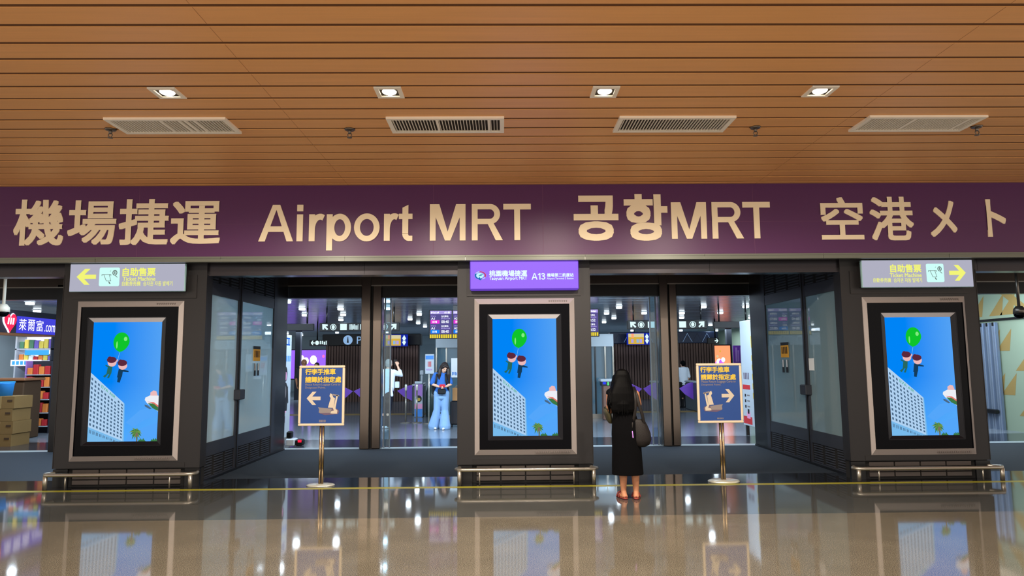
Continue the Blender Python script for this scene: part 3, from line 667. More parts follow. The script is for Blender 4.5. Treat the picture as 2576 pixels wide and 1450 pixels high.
m.flat([(cx+.008, cz-.07), (cx-.012, cz-.015), (cx-.03, cz-.052)], .091, 'logo_blue')
for k in range(3): m.flat([(cx-.026+.013*k, cz-.006), (cx+.014+.013*k, cz+.026), (cx+.02+.013*k, cz+.026), (cx-.014+.013*k, cz-.006)], .0908, 'logo_blue')
m.build('logo', t)
for body, b, bo in (('\u6843\u5712\u6a5f\u5834\u6377\u904b', (-0.184, 2.821, 0.343, 2.907), .025), ('Taoyuan Airport MRT', (-0.185, 2.760, 0.342, 2.818), .015), ('\u6a5f\u5834\u7b2c\u4e8c\u822a\u5ec8\u7ad9', (0.618, 2.810, 0.988, 2.862), .02), ('Airport Terminal 2 Station', (0.617, 2.767, 0.987, 2.802), .01)):
    MB().text(body, *b, 0.092, 'sign_text', bo).build('lettering', t)

m = MB(); glyphs(m, [('A', .404, .486), ('1', .492, .527), ('3', .536, .594)], 2.774, .089, .0915, .0935, 'sign_text'); m.build('lettering', t)

# ================================================================== BUMPER RAILS
def rail(x0, x1, cx0, cx1, label, z=0.19):
    t = thing('bumper_rail', label, 'rail', ((x0+x1)/2, 0.08, 0))
    MB().tube([(cx0, 0.25, z), (x0+0.01, 0.16, z), (x0+0.06, 0.09, z), (x0+0.14, 0.08, z), (x1-0.14, 0.08, z), (x1-0.06, 0.09, z), (x1-0.01, 0.16, z), (cx1, 0.25, z)], 0.024, 'steel_dark', 10).build('bar', t)
    for x in (x0+0.06, x1-0.06): MB().tube([(x, 0.095, z-0.01), (x, 0.10, 0.0)], 0.028, 'steel_dark', 10, caps=False).build('leg', t)
    for x in (x0+0.33, x1-0.33): MB().tube([(x, 0.09, z-0.01), (x, 0.09, 0.0)], 0.010, 'steel_dark', 8, caps=False).build('strut', t)
rail(-6.17, -4.13, -6.10, -4.16, 'low metal bumper rail in front of the left pillar', 0.185)
rail(-0.655, 1.275, -0.60, 1.20, 'low metal bumper rail in front of the middle pillar', 0.20)
rail(4.75, 6.83, 4.82, 6.70, 'low metal bumper rail in front of the right pillar', 0.165)

# ================================================================== CEILING FITTINGS
for n, (x, side) in enumerate(zip(lampx, ('first', 'second', 'third', 'fourth'))):
    t = thing('downlight', '%s square recessed downlight from the left in the wood ceiling' % side, 'ceiling light', (x, -3.29, 4.09), 0, 'square downlights in the wood ceiling')
    m = MB(); a, b = 0.122, 0.084; z = 4.088
    for x0, x1, y0, y1 in ((-a, a, -a, -b), (-a, a, b, a), (-a, -b, -b, b), (b, a, -b, b)): m.box(x+x0, x+x1, -3.29+y0, -3.29+y1, z, 4.102, 'vent_white')
    m.build('frame', t)
    m = MB()
    for x0, x1, y0, y1 in ((-b-.01, -b, -b, b), (b, b+.01, -b, b), (-b, b, -b-.01, -b), (-b, b, b, b+.01)): m.box(x+x0, x+x1, -3.29+y0, -3.29+y1, 4.0995, 4.106, 'vent_dark')
    m.box(x-b, x+b, -3.29-b, -3.29+b, 4.1035, 4.108, 'vent_dark'); m.build('recess', t)
    MB().loft([(x, -3.29, 4.086, 0.045, 0.045), (x, -3.29, 4.095, 0.062, 0.062), (x, -3.29, 4.104, 0.066, 0.066)], 'lamp_warm', 20).build('lamp', t)
    l = bpy.data.lights.new('downlight_lamp', 'SPOT'); l.energy = 540; l.color = WARM; l.spot_size = R(173); l.spot_blend = 0.5; l.shadow_soft_size = 0.07
    o = bpy.data.objects.new('downlight_lamp', l); o.location = (x, -3.29, 4.05); COL.objects.link(o)
ventx = ((-3.97, -2.76, 'leftmost'), (-1.16, 0.027, 'second from left'), (1.19, 2.372, 'third from left'), (3.73, 4.94, 'rightmost'))
random.seed(11)
for x0, x1, w_ in ventx:
    t = thing('air_vent', '%s white slatted air vent in the wood ceiling' % w_, 'vent', ((x0+x1)/2, -2.44, 4.08), 0, 'white air vents in the wood ceiling')
    m = MB(); y0, y1, f, z0 = -2.665, -2.225, 0.045, 4.076
    for a in ((x0, x1, y0, y0+f), (x0, x1, y1-f, y1), (x0, x0+f, y0+f, y1-f), (x1-f, x1, y0+f, y1-f)): m.box(*a, z0, 4.1, 'vent_white')
    m.build('frame', t)
    MB().box(x0+f, x1-f, y0+f, y1-f, 4.096, 4.0995, 'vent_dark').build('backing', t)
    m = MB(); x = x0+f+0.012
    while x < x1-f-0.01:
        tw = 0.026 if random.random() < 0.06 else 0.006
        m.box(x, x+tw, y0+f, y1-f, 4.078, 4.095, 'vent_white'); x += 0.031
    m.build('slat_grille', t)
for x, y, w_ in ((-4.09, -2.32, 'beside the leftmost vent'), (-1.6, -2.30, 'left of the second vent'), (2.69, -2.32, 'between the third and rightmost vents'), (5.06, -2.32, 'at the end of the rightmost vent')):
    t = thing('sprinkler', 'small metal fire sprinkler %s' % w_, 'sprinkler', (x, y, 4.1), 0, 'fire sprinklers in the wood ceiling')
    MB().loft([(x, y, 4.086, 0.05, 0.05), (x, y, 4.10, 0.058, 0.058)], 'sprinkler', 16).build('rosette', t)
    MB().tube([(x, y, 4.09), (x, y, 4.05)], 0.017, 'sprinkler', 10, caps=False).build('body', t)
    m = MB()
    for s in (-1, 1): m.tube([(x+.012*s, y, 4.055), (x+.022*s, y, 4.035), (x+.008*s, y, 4.012)], 0.005, 'sprinkler', 6)
    m.loft([(x, y, 4.004, 0.026, 0.026), (x, y, 4.010, 0.026, 0.026)], 'sprinkler', 14); m.build('deflector', t)

# ================================================================== NOTICE STANDS
def trolley_picture(m, x0, z0, x1, z1, y, flip):
    def q(u, v): u = 1-u if flip else u; return (x0+(x1-x0)*u, z0+(z1-z0)*v)
    m.flat([q(.1, .10), q(.35, .02), q(.95, .06), q(1, .2), q(.9, .3), q(.15, .2)], y, 'poster_shade')
    m.flat([q(.02, .38), q(.16, .36), q(.70, .30), q(.88, .24), q(.92, .08), q(.70, .06), q(.55, .12), q(.12, .12), q(.06, .14), q(.08, .28)], y-.001, 'poster_grey')
    m.flat([q(.48, .36), q(.60, .78), q(.54, .88), q(.58, 1), q(.66, .96), q(.72, .82), q(.80, .78), q(.74, .34)], y-.0016, 'poster_white')
    m.flat([q(.70, .14), q(.86, .92), q(.93, .90), q(.80, .14)], y-.0022, 'poster_white'); m.flat([q(.60, .10), q(.74, .40), q(.92, .22), q(.90, .08)], y-.002, 'poster_white')
    m.flat([q(.62, .20), q(.70, .36), q(.76, .22)], y-.0026, 'poster_shade'); m.flat([q(.68, .98), q(.98, .92), q(1, .86), q(.70, .90)], y-.0022, 'poster_grey')
def stand(xc, yb, fr, parts, left, base, label):
    """fr = frame box on the board; parts = text/arrow/picture boxes"""
    t = thing('notice_stand', label, 'stand', (xc, yb, 0))
    yf = yb-0.03
    MB().rbox(fr[0]+.01, fr[2]-.01, yf+0.008, yf+0.03, fr[1]+.01, fr[3]-.01, 'navy', .003).build('board', t)
    m = MB(); f = 0.032
    for a in ((fr[0], fr[2], fr[1], fr[1]+f), (fr[0], fr[2], fr[3]-f, fr[3]), (fr[0], fr[0]+f, fr[1]+f, fr[3]-f), (fr[2]-f, fr[2], fr[1]+f, fr[3]-f)): m.rbox(a[0], a[1], yf, yf+0.034, a[2], a[3], 'cream_frame', .006)
    m.build('frame', t)
    y = yf+0.0065
    for body, key, bo in (('\u884c\u674e\u624b\u63a8\u8eca', 't1', .035), ('\u8acb\u6b78\u65bc\u6307\u5b9a\u8655', 't2', .035), ('Please Return Luggage Carts to', 't3', .008), ('Designated Points.', 't4', .008)):
        MB().text(body, *parts[key], y, 'poster_yellow' if key in ('t1', 't2') else 'poster_grey', bo).build('lettering', t)
    MB().flat(arrow_pts(*parts['arrow'], left), y, 'poster_white').build('arrow', t)
    m = MB(); trolley_picture(m, *parts['cart'], y, not left); m.build('trolley_picture', t)
    m = MB(); a = parts['tag']
    for i in range(6): m.box(a[0]+(a[2]-a[0])*i/6, a[0]+(a[2]-a[0])*(i+.6)/6, y-.001, y, a[1]+.01, a[3]-.008, 'poster_grey')
    m.build('mark', t)
    m = MB()
    for s in (-0.018, 0.018): m.tube([(xc+s, yb+0.01, 0.02), (xc+s, yb+0.01, fr[1]+0.02)], 0.0165, 'pole', 12, caps=False)
    m.build('pole', t)
    m = MB()
    if base: m.loft([(xc, yb, 0.0, .215, .15), (xc, yb, 0.018, .215, .15), (xc, yb, 0.03, .19, .13)], 'steel', 24)
    else: m.loft([(xc, yb, 0.0, .19, .13), (xc, yb, 0.012, .19, .13), (xc, yb, 0.022, .16, .11)], 'steel', 24)
    m.build('base', t)
stand(-2.475, 0.19, (-2.794, 0.796, -2.17, 1.612), dict(t1=(-2.712, 1.486, -2.297, 1.569), t2=(-2.71, 1.378, -2.219, 1.462), t3=(-2.707, 1.331, -2.229, 1.368), t4=(-2.706, 1.292, -2.43, 1.328), arrow=(-2.685, 1.077, -2.495, 1.257), cart=(-2.534, 0.934, -2.238, 1.233), tag=(-2.508, 0.834, -2.414, 0.884)), True, False, 'blue notice stand in the left doorway, its white arrow pointing left')
stand(2.985, 0.15, (2.66, 0.79, 3.282, 1.60), dict(t1=(2.712, 1.474, 3.117, 1.555), t2=(2.717, 1.374, 3.201, 1.453), t3=(2.722, 1.326, 3.196, 1.369), t4=(2.72, 1.29, 2.994, 1.322), arrow=(2.995, 1.068, 3.169, 1.248), cart=(2.738, 0.933, 3.014, 1.226), tag=(2.923, 0.833, 3.012, 0.869)), False, True, 'blue notice stand in the right doorway, its white arrow pointing right')

# ================================================================== PEOPLE
def head_shape(m, c, k=1.0, face=1):
    """cranium, jaw, nose, ears; face = direction (+1: looks along +y)"""
    x, y, z = c; f = face
    m.sphere((x, y-.008*f, z+.02*k), .098*k, 'skin', 16, .80, .98, 1.08)
    m.loft([(x, y+.045*f*k, z-.118*k, .024*k, .022*k), (x, y+.036*f*k, z-.10*k, .044*k, .044*k), (x, y+.022*f*k, z-.06*k, .062*k, .068*k), (x, y+.012*f*k, z-.01*k, .072*k, .082*k), (x, y, z+.05*k, .074*k, .09*k)], 'skin', 16)
    m.tube([(x, y+.088*f*k, z+.005*k), (x, y+.106*f*k, z-.028*k), (x, y+.095*f*k, z-.036*k)], [.009*k, .014*k, .012*k], 'skin', 8)
    for s in (-1, 1): m.sphere((x+.079*s*k, y-.006*f, z-.008*k), .026*k, 'skin', 10, .38, .7, 1.15)
def hand(m, w, d, n, side, curl=25, k=1.0):
    """palm of metacarpals, four bent fingers, thumb from the side; w wrist, d pointing direction, n palm normal"""
    w, d, n = Vector(w), Vector(d).normalized(), Vector(n).normalized(); n = (n-d*n.dot(d)).normalized(); s = d.cross(n)*side
    L = (.064, .072, .067, .052)
    for i in range(4):
        o = (i-1.5)*.0185*k; kn = w+d*.083*k*(1-.03*abs(i-1.2))+s*(-o)
        m.tube([w+s*(-o*.6)+d*.012, kn], [.0155*k, .0125*k], 'skin', 8)
        p = kn; dd = d; a = R(curl); pts = [p]
        for j, fr_ in enumerate((.46, .31, .25)):
            dd = (Matrix.Rotation(a*(1 if j else .8), 3, d.cross(n)) @ dd).normalized(); p = p+dd*L[i]*fr_*k*1.05; pts.append(p)
        m.tube(pts, [.0095*k, .0092*k, .0085*k, .0075*k], 'skin', 8)
    t0 = w+d*.026*k+s*.022*k; t1 = t0+(d*.55+s*.8+n*.3).normalized()*.038*k; t2 = t1+(d*.9+s*.25+n*.35).normalized()*.032*k; t3 = t2+(d*.95+n*.4).normalized()*.024*k
    m.tube([t0, t1, t2, t3], [.0165*k, .0125*k, .0105*k, .0085*k], 'skin', 8)
def foot(m, a, yaw, mt='skin', k=1.0):
    d = Vector((math.sin(R(yaw)), math.cos(R(yaw)), 0)); a = Vector(a); b = Vector((a.x, a.y, 0))
    m.tube([a+Vector((0, 0, .01)), b-d*.022*k+Vector((0, 0, .035)), ], [.034*k, .036*k], mt, 10)
    m.tube([b-d*.04*k+Vector((0, 0, .034)), b+d*.06*k+Vector((0, 0, .036)), b+d*.15*k+Vector((0, 0, .022))], [.032*k, .036*k, .02*k], mt, 10, sq=(1.15, .9))
def person(label, loc, rz, h, pose, dress, name='person', vox=.0065):
    """pose keys: head, neck, sh (shoulder centre, half width), hip, arms [(shoulder, elbow, wrist, dir, normal, side, curl)], legs [(hip, knee, ankle, yaw)]"""
    t = thing(name, label, 'person', loc, rz); t.scale = (h, h, h)
    m = MB(); m.mi('skin'); p = pose; f = p.get('face', 1)
    hm = MB(); head_shape(hm, p['head'], 1.0, f)
    rot = Matrix.Rotation(R(p.get('tilt', (0, 0, 0))[2]), 3, 'Z') @ Matrix.Rotation(R(p.get('tilt', (0, 0, 0))[0]), 3, 'X') @ Matrix.Rotation(R(p.get('tilt', (0, 0, 0))[1]), 3, 'Y'); hc = Vector(p['head'])
    def tilt(q): return hc+rot @ (Vector(q)-hc)
    hm.xform(tilt); m.add(hm.v, hm.f, 'skin', True)
    hx, hy, hz = p['head']; nx, ny, nz = p['neck']
    m.tube([(nx, ny, nz-.05), (nx, ny, nz+.02), (hx, hy-.008*f, hz-.05)], [.062, .051, .05], 'skin', 12)
    for r in (p['torso'],): m.loft(r, 'skin', 18)
    for a in p['arms']:
        S, E_, W = Vector(a[0]), Vector(a[1]), Vector(a[2])
        m.tube([S, S*.6+E_*.4, E_], [.054, .047, .038], 'skin', 12); m.tube([E_, E_*.65+W*.35, W], [.038, .036, .025], 'skin', 12)
        hand(m, W, a[3], a[4], a[5], a[6])
    for l in p['legs']:
        H, K, A = Vector(l[0]), Vector(l[1]), Vector(l[2])
        m.tube([H, H*.5+K*.5, K], [.085, .07, .052], 'skin', 14); m.tube([K, K*.68+A*.32+Vector((0, -.012*f, 0)), A], [.05, .056, .033], 'skin', 14); foot(m, A, l[3])
    o = m.build('body', t, local=True, remesh=vox)
    if p.get('skin'): o.data.materials.clear(); o.data.materials.append(MATS[p['skin']])
    for nm, fn, vx in dress:
        c = MB(); fn(c)
        if len(c.v): c.build(nm, t, local=True, remesh=vx)
    if p.get('eyes'):
        for s in (-1, 1): MB().sphere((hx+.03*s, hy+.082*f, hz+.012), .0105, 'hair_black', 10).xform(tilt).build('eye', t, local=True)
        MB().tube([(hx-.022, hy+.082*f, hz-.062), (hx, hy+.087*f, hz-.064), (hx+.022, hy+.082*f, hz-.062)], [.004, .006, .004], 'lips', 8).xform(tilt).build('lips', t, local=True)
    return t

# --- the woman in black, seen from behind on the granite floor
LEGS = [((-.065, 0, .80), (-.055, .005, .44), (-.052, 0, .085), -14), ((.085, 0, .80), (.095, .005, .44), (.102, -.01, .085), 10)]
torso = [(.0, 0, .74, .150, .105), (-.005, 0, .86, .160, .112), (-.02, 0, 1.0, .128, .095), (-.03, 0, 1.14, .142, .098), (-.045, 0, 1.26, .165, .095), (-.05, 0, 1.32, .150, .08), (-.05, 0, 1.36, .085, .06)]
pose = dict(head=(-.045, .015, 1.475), neck=(-.048, 0, 1.37), torso=torso, legs=LEGS,
    arms=[((-.19, 0, 1.285), (-.20, .07, 1.06), (-.13, .27, 1.06), (.35, .9, .1), (0, .1, 1), 1, 30),
          ((.125, 0, 1.285), (.185, .10, 1.155), (.07, .25, 1.32), (-.2, .1, .95), (0, 1, 0), -1, 22)])
def dress_fn(c):
    c.loft([(.005, 0, .295, .198, .15), (.002, 0, .42, .193, .146), (0, 0, .62, .184, .138), (-.004, 0, .80, .182, .135), (-.01, 0, .93, .168, .122), (-.02, 0, 1.03, .148, .112), (-.032, 0, 1.16, .162, .114), (-.046, 0, 1.27, .178, .108), (-.05, 0, 1.325, .160, .088), (-.05, 0, 1.365, .09, .07)], 'dress_black', 28)
    for s, x in ((-1, -.19), (1, .10)): c.tube([(x, 0, 1.30), (x-.045*s, 0, 1.33)], [.058, .05], 'dress_black', 12)
def hair_fn(c):
    c.sphere((-.045, -.006, 1.50), .108, 'hair_black', 18, .88, 1.0, .98)
    c.loft([(-.055, -.115, 1.065, .128, .022), (-.055, -.118, 1.10, .142, .034), (-.055, -.112, 1.20, .148, .048), (-.055, -.095, 1.30, .146, .06), (-.052, -.07, 1.38, .126, .072), (-.048, -.045, 1.45, .106, .08), (-.045, -.025, 1.52, .094, .084), (-.045, -.018, 1.57, .06, .062)], 'hair_black', 24)
    for s in (-1, 1): c.tube([(-.045+.075*s, .015, 1.50), (-.048+.10*s, .0, 1.40), (-.055+.118*s, -.04, 1.30), (-.055+.12*s, -.08, 1.18), (-.055+.10*s, -.10, 1.09)], [.036, .036, .04, .04, .025], 'hair_black', 10)
    random.seed(2)
    n = 21
    for i in range(n):                   # separate locks from the crown to the waist
        a = -1+2*i/(n-1); q = math.sqrt(max(0, 1-.72*a*a)); j = random.uniform(-.006, .006); L = 1.05+random.uniform(-.022, .012)+.03*abs(a)
        o = -.03 if a < -.75 else 0
        c.tube([(-.045+.022*a, -.03-.02*q, 1.598), (-.045+.062*a, -.030-.05*q, 1.577), (-.045+.086*a, -.018-.082*q, 1.53), (-.046+.102*a, -.008-.10*q, 1.46), (-.048+.118*a, -.112*q, 1.39), (-.053+.142*a+o, -.134*q, 1.30), (-.055+.150*a+j+o*1.6, -.156*q-.004, 1.17), (-.055+.132*a+2*j+o*1.3, -.150*q, L)], [.005, .009, .0095, .0095, .0095, .0095, .009, .004], 'hair_black', 8)
    for dx, L in ((-.195, 1.09), (-.222, 1.06)): c.tube([(-.12, -.03, 1.43), (dx+.025, -.05, 1.31), (dx, -.065, 1.2), (dx+.012, -.055, L)], [.03, .03, .024, .008], 'hair_black', 8)
def sandal_fn(i):
    def fn(c):
        l = LEGS[i]; d = Vector((math.sin(R(l[3])), math.cos(R(l[3])), 0)); b = Vector((l[2][0], l[2][1], 0)); up = Vector((0, 0, 1))
        c.tube([b-d*.055+up*.010, b+d*.06+up*.010, b+d*.155+up*.010], [.026, .036, .03], 'sandal', 14, sq=(1.2, .42))
        s = d.cross(up)
        for q_, r_ in ((.10, .05), (.045, .05)): c.tube([b+d*q_-s*.05+up*.016, b+d*q_-s*.036+up*.056, b+d*q_+up*.076, b+d*q_+s*.036+up*.056, b+d*q_+s*.05+up*.016], .009, 'sandal', 8)
        c.tube([b-d*.052-s*.022+up*.03, b-d*.066+up*.034, b-d*.052+s*.022+up*.03], .009, 'sandal', 8)
    return fn
PX, PY = 1.49, -0.90
person('woman in a long black dress with long black hair, seen from behind', (PX, PY, 0.0), 0, 0.965, pose,
       [('dress', dress_fn, .008), ('hair', hair_fn, .0045), ('sandal', sandal_fn(0), None), ('sandal', sandal_fn(1), None)])
# her phone, shoulder bag and olive pouch are carried things
tag(MB().rbox(PX-.012, PX+.062, PY+.292, PY+.302, 1.34, 1.48, 'phone_pale', .004).build('phone'), 'pale phone held up by the woman in the black dress', 'phone')
t = thing('shoulder_bag', 'dark brown leather shoulder bag on the hip of the woman in black', 'bag', (PX+.16, PY-.03, .62))
def bagx(x, y, z): return (PX+x, PY+y, z if z < 1.0 else 1.0+(z-1.0)*.87)
m = MB(); rings = [(.165, -.05, .615, .055, .045), (.170, -.05, .64, .098, .068), (.175, -.05, .70, .118, .078), (.172, -.05, .78, .112, .072), (.155, -.05, .86, .098, .056), (.14, -.05, .915, .085, .04), (.135, -.05, .945, .075, .028)]
m.loft([(PX+a, PY+b, c, d, e) for a, b, c, d, e in rings], 'leather_brown', 22); m.build('bag_body', t)
m = MB(); m.tube([bagx(.07, -.085, .92), bagx(.085, -.10, .99), bagx(.10, -.105, 1.12), bagx(.10, -.09, 1.26), bagx(.085, -.03, 1.375), bagx(.09, .05, 1.33)], .0135, 'leather_brown', 8, sq=(1.5, .5)); m.build('strap', t)
m = MB(); m.tube([bagx(.20, -.085, .90), bagx(.18, -.10, 1.0), bagx(.145, -.10, 1.13), bagx(.122, -.085, 1.26), bagx(.10, -.02, 1.375), bagx(.10, .05, 1.32)], .0125, 'leather_brown', 8, sq=(1.5, .5)); m.build('strap', t)
m = MB(); m.tube([bagx(.06, -.10, .90), bagx(.05, -.105, .84), bagx(.055, -.11, .80)], [.012, .01, .006], 'leather_brown', 8); m.tube([bagx(.05, -.112, .80), bagx(.056, -.114, .735)], [.011, .013], 'gate_lilac', 8); m.build('charm', t)
t = thing('pouch', 'olive green bag held at the left side of the woman in black', 'bag', (PX-.20, PY+.09, .93))
m = MB(); m.loft([(PX-.165, PY+.16, .88, .02, .09), (PX-.18, PY+.16, .92, .035, .13), (PX-.20, PY+.15, 1.0, .045, .14), (PX-.235, PY+.13, 1.06, .02, .10)], 'olive', 16); m.build('pouch_body', t)
MB().tube([(PX-.225, PY+.02, 1.06), (PX-.235, PY+.1, 1.085), (PX-.225, PY+.23, 1.06)], .008, 'olive', 8).build('handle', t)

# --- grey haired man with raised arm, seen from behind in the left doorway
LG = [((-.09, 0, .86), (-.085, .03, .47), (-.09, 0, .085), -8), ((.07, 0, .86), (.05, .02, .47), (.0, -.02, .085), 12)]
tor = [(0, 0, .80, .16, .11), (0, 0, .94, .165, .115), (0, 0, 1.08, .155, .105), (0, 0, 1.22, .175, .11), (0, 0, 1.36, .19, .10), (0, 0, 1.43, .16, .08), (0, .0, 1.47, .08, .06)]
pose = dict(head=(.03, .04, 1.60), neck=(.02, .01, 1.48), torso=tor, legs=LG, skin='skin_light',
    arms=[((-.19, 0, 1.40), (-.24, .06, 1.13), (-.2, .25, 1.16), (.2, .9, .1), (0, 0, 1), 1, 30), ((.185, 0, 1.40), (.33, .10, 1.32), (.235, .15, 1.56), (-.3, .1, .9), (-.5, .8, .1), -1, 40)])
def shirt_fn(c):
    c.loft([(-.045, .01, .80, .155, .13), (-.02, .005, .90, .172, .132), (0, 0, 1.0, .185, .128), (0, 0, 1.15, .188, .122), (0, 0, 1.30, .20, .12), (0, 0, 1.40, .20, .105), (0, 0, 1.45, .15, .085), (0.01, 0, 1.485, .085, .07)], 'cloth_white', 22)
    c.tube([(.10, -.10, 1.0), (.14, -.09, .82)], [.05, .035], 'cloth_white', 10)
    c.tube([(.17, 0, 1.40), (.25, .05, 1.355), (.335, .10, 1.32), (.30, .12, 1.42)], [.072, .066, .06, .052], 'cloth_white', 12); c.tube([(-.17, 0, 1.40), (-.245, .06, 1.13), (-.22, .16, 1.14)], [.072, .058, .05], 'cloth_white', 12)
def legs_fn(mt, LG, r=(.105, .085, .07, .062), wide=1):
    def fn(c):
        for l in LG:
            H, K, A = Vector(l[0]), Vector(l[1]), Vector(l[2]); A = Vector((A.x, A.y, .07))
            c.tube([H+Vector((0, 0, .03)), H*.5+K*.5, K, K*.5+A*.5, A], [r[0], r[1], r[2], r[3], r[3]*wide], mt, 14)
        c.loft([(0, 0, LG[0][0][2]-.13, .10, .09), (0, 0, LG[0][0][2]-.09, .155, .128), (0, 0, LG[0][0][2]+.02, .172, .126), (0, 0, LG[0][0][2]+.12, .16, .115)], mt, 16)
    return fn
def shoes_fn(mt, LG, i):
    def fn(c): foot(c, (LG[i][2][0], LG[i][2][1], .06), LG[i][3], mt, 1.14)
    return fn
def cap_hair(c, hd, mt, f=1, k=1.0):
    x, y, z = hd; c.sphere((x, y-.022*f, z+.038), .104*k, mt, 16, .86, .98, 1.0); c.loft([(x, y-.05*f, z-.075, .05, .035), (x, y-.045*f, z-.04, .072, .055), (x, y-.035*f, z+.02, .086, .078)], mt, 16)
PM = (-2.93, 8.15, 0)
person('grey haired man in a loose white shirt, arm raised, in the left doorway', PM, 0, 1.0, pose,
       [('hair', lambda c: cap_hair(c, (.03, .04, 1.60), 'hair_grey'), .008), ('shirt', shirt_fn, .010), ('trousers', legs_fn('cloth_navy', LG), .010), ('shoe', shoes_fn('shoe_white', LG, 0), .008), ('shoe', shoes_fn('shoe_white', LG, 1), .008)])
tag(MB().rbox(PM[0]+.13, PM[0]+.21, PM[1]+.17, PM[1]+.18, 1.57, 1.72, 'phone_dark', .003).build('phone'), 'dark phone in the raised hand of the grey haired man', 'phone')
tag(MB().rbox(PM[0]+.19, PM[0]+.30, PM[1]+.02, PM[1]+.10, 1.0, 1.16, 'pale_panel', .01).build('paper_bag'), 'pale bag hanging beside the man in the white shirt', 'bag')

# --- woman in blue with flared jeans, looking down at a red phone
LW = [((-.085, 0, .84), (-.11, -.02, .46), (-.19, .03, .085), 160), ((.085, 0, .84), (.085, -.01, .46), (.09, -.09, .085), 190)]
torw = [(0, 0, .78, .15, .105), (0, 0, .92, .15, .105), (0, 0, 1.04, .13, .095), (0, 0, 1.18, .15, .105), (0, -.01, 1.29, .165, .095), (0, 0, 1.35, .14, .075), (0, -.01, 1.39, .07, .058)]
pose = dict(tilt=(32, 8, 22), head=(.075, -.075, 1.50), neck=(.03, -.02, 1.40), torso=torw, legs=LW, face=-1, eyes=True, skin='skin_light',
    arms=[((-.165, 0, 1.32), (-.225, -.03, 1.10), (-.04, -.20, 1.04), (.8, -.4, .1), (0, -.4, -1), 1, 45), ((.165, 0, 1.32), (.235, -.03, 1.10), (.12, -.20, 1.04), (-.8, -.4, .1), (0, -.4, -1), -1, 45)])
def tee_fn(c):
    c.loft([(0, 0, .86, .175, .13), (0, 0, 1.0, .168, .125), (0, 0, 1.15, .172, .125), (0, -.005, 1.28, .182, .115), (0, 0, 1.36, .15, .088), (.01, -.01, 1.40, .085, .07)], 'cloth_blue', 22)
    for s in (-1, 1): c.tube([(.14*s, 0, 1.33), (.20*s, -.015, 1.21), (.222*s, -.028, 1.13)], [.07, .066, .066], 'cloth_blue', 12)
def whair(c):
    x, y, z = pose['head']; hc = Vector((x, y, z)); rot = Matrix.Rotation(R(22), 3, 'Z') @ Matrix.Rotation(R(32), 3, 'X') @ Matrix.Rotation(R(8), 3, 'Y')
    k = MB(); k.sphere((x, y+.022, z+.032), .108, 'hair_brown', 16, .92, 1.0, 1.02); k.tube([(x-.03, y-.055, z+.09), (x+.05, y-.07, z+.075), (x+.082, y-.04, z+.02)], [.028, .03, .03], 'hair_brown', 10); k.tube([(x-.01, y-.06, z+.09), (x-.06, y-.06, z+.07), (x-.08, y-.03, z+.01)], [.026, .03, .03], 'hair_brown', 10)
    k.xform(lambda q: hc+rot @ (Vector(q)-hc)); c.add(k.v, k.f, 'hair_brown', True)
    for s, L in ((-1, 1.20), (1, 1.12)): c.tube([(x+.07*s, y-.0, z+.05), (x+.098*s, y-.02, z-.04), (x+.115*s-.01, y-.03, z-.16), (x+.12*s, y-.02, L)], [.036, .046, .05, .022], 'hair_brown', 10)
    c.tube([(x, y+.07, z+.02), (x-.02, y+.11, z-.14), (x-.03, y+.13, 1.2)], [.08, .09, .05], 'hair_brown', 12)
PW = (-1.53, 7.85, 0)
person('woman in a blue top and pale flared jeans looking down at a phone', PW, 0, 1.0, pose,
       [('hair', whair, .008), ('top', tee_fn, .010), ('jeans', legs_fn('denim', LW, (.112, .098, .088, .115), 1.25), .010), ('shoe', shoes_fn('shoe_white', LW, 0), .008), ('shoe', shoes_fn('shoe_white', LW, 1), .008)])
tag(MB().rbox(PW[0]-.03, PW[0]+.11, PW[1]-.275, PW[1]-.262, 1.03, 1.10, 'phone_red', .004).build('phone'), 'red phone in the hands of the woman in blue', 'phone')
t = thing('backpack', 'black backpack worn by the woman in blue', 'backpack', (PW[0], PW[1]+.2, 1.0))
MB().rbox(PW[0]-.25, PW[0]+.14, PW[1]+.13, PW[1]+.32, .80, 1.28, 'cloth_black', .05).build('pack_body', t)
for s in (-1, 1): MB().tube([(PW[0]+.10*s, PW[1]+.12, 1.30), (PW[0]+.105*s, PW[1]+.04, 1.405), (PW[0]+.11*s, PW[1]-.10, 1.33), (PW[0]+.125*s, PW[1]-.135, 1.18), (PW[0]+.17*s, PW[1]-.06, .98), (PW[0]+.16*s, PW[1]+.13, .90)], .02, 'cloth_black', 8, sq=(1.2, .5)).build('strap', t)
t = thing('waist_bag', 'small black bag at the waist of the woman in blue', 'bag', (PW[0], PW[1]-.17, .9))
MB().rbox(PW[0]-.08, PW[0]+.12, PW[1]-.215, PW[1]-.135, .86, .99, 'cloth_black', .02).build('bag_body', t)
t = thing('suitcase', 'dark ribbed upright suitcase beside the woman in blue', 'suitcase', (-1.17, 8.35, 0))
m = MB().rbox(-1.35, -0.98, 8.25, 8.50, .06, .66, 'suitcase', .03)
for i in range(6): m.box(-1.32+i*.058, -1.30+i*.058, 8.242, 8.25, .1, .62, 'cloth_dark')
m.build('shell', t)
for x in (-1.31, -1.02):
    for y in (8.30, 8.46): MB().tube([(x-.012, y, .03), (x+.012, y, .03)], .03, 'cloth_black', 12, caps=False).build('wheel', t)
MB().tube([(-1.26, 8.46, .64), (-1.26, 8.46, 1.0), (-1.07, 8.46, 1.0), (-1.07, 8.46, .64)], .01, 'steel_dark', 8).build('handle', t)
t = thing('paper_bag', 'brown paper bag standing on the dark suitcase', 'bag', (-1.13, 8.36, .66))
MB().box(-1.29, -1.03, 8.26, 8.40, .665, .985, 'kraft').build('bag_body', t)
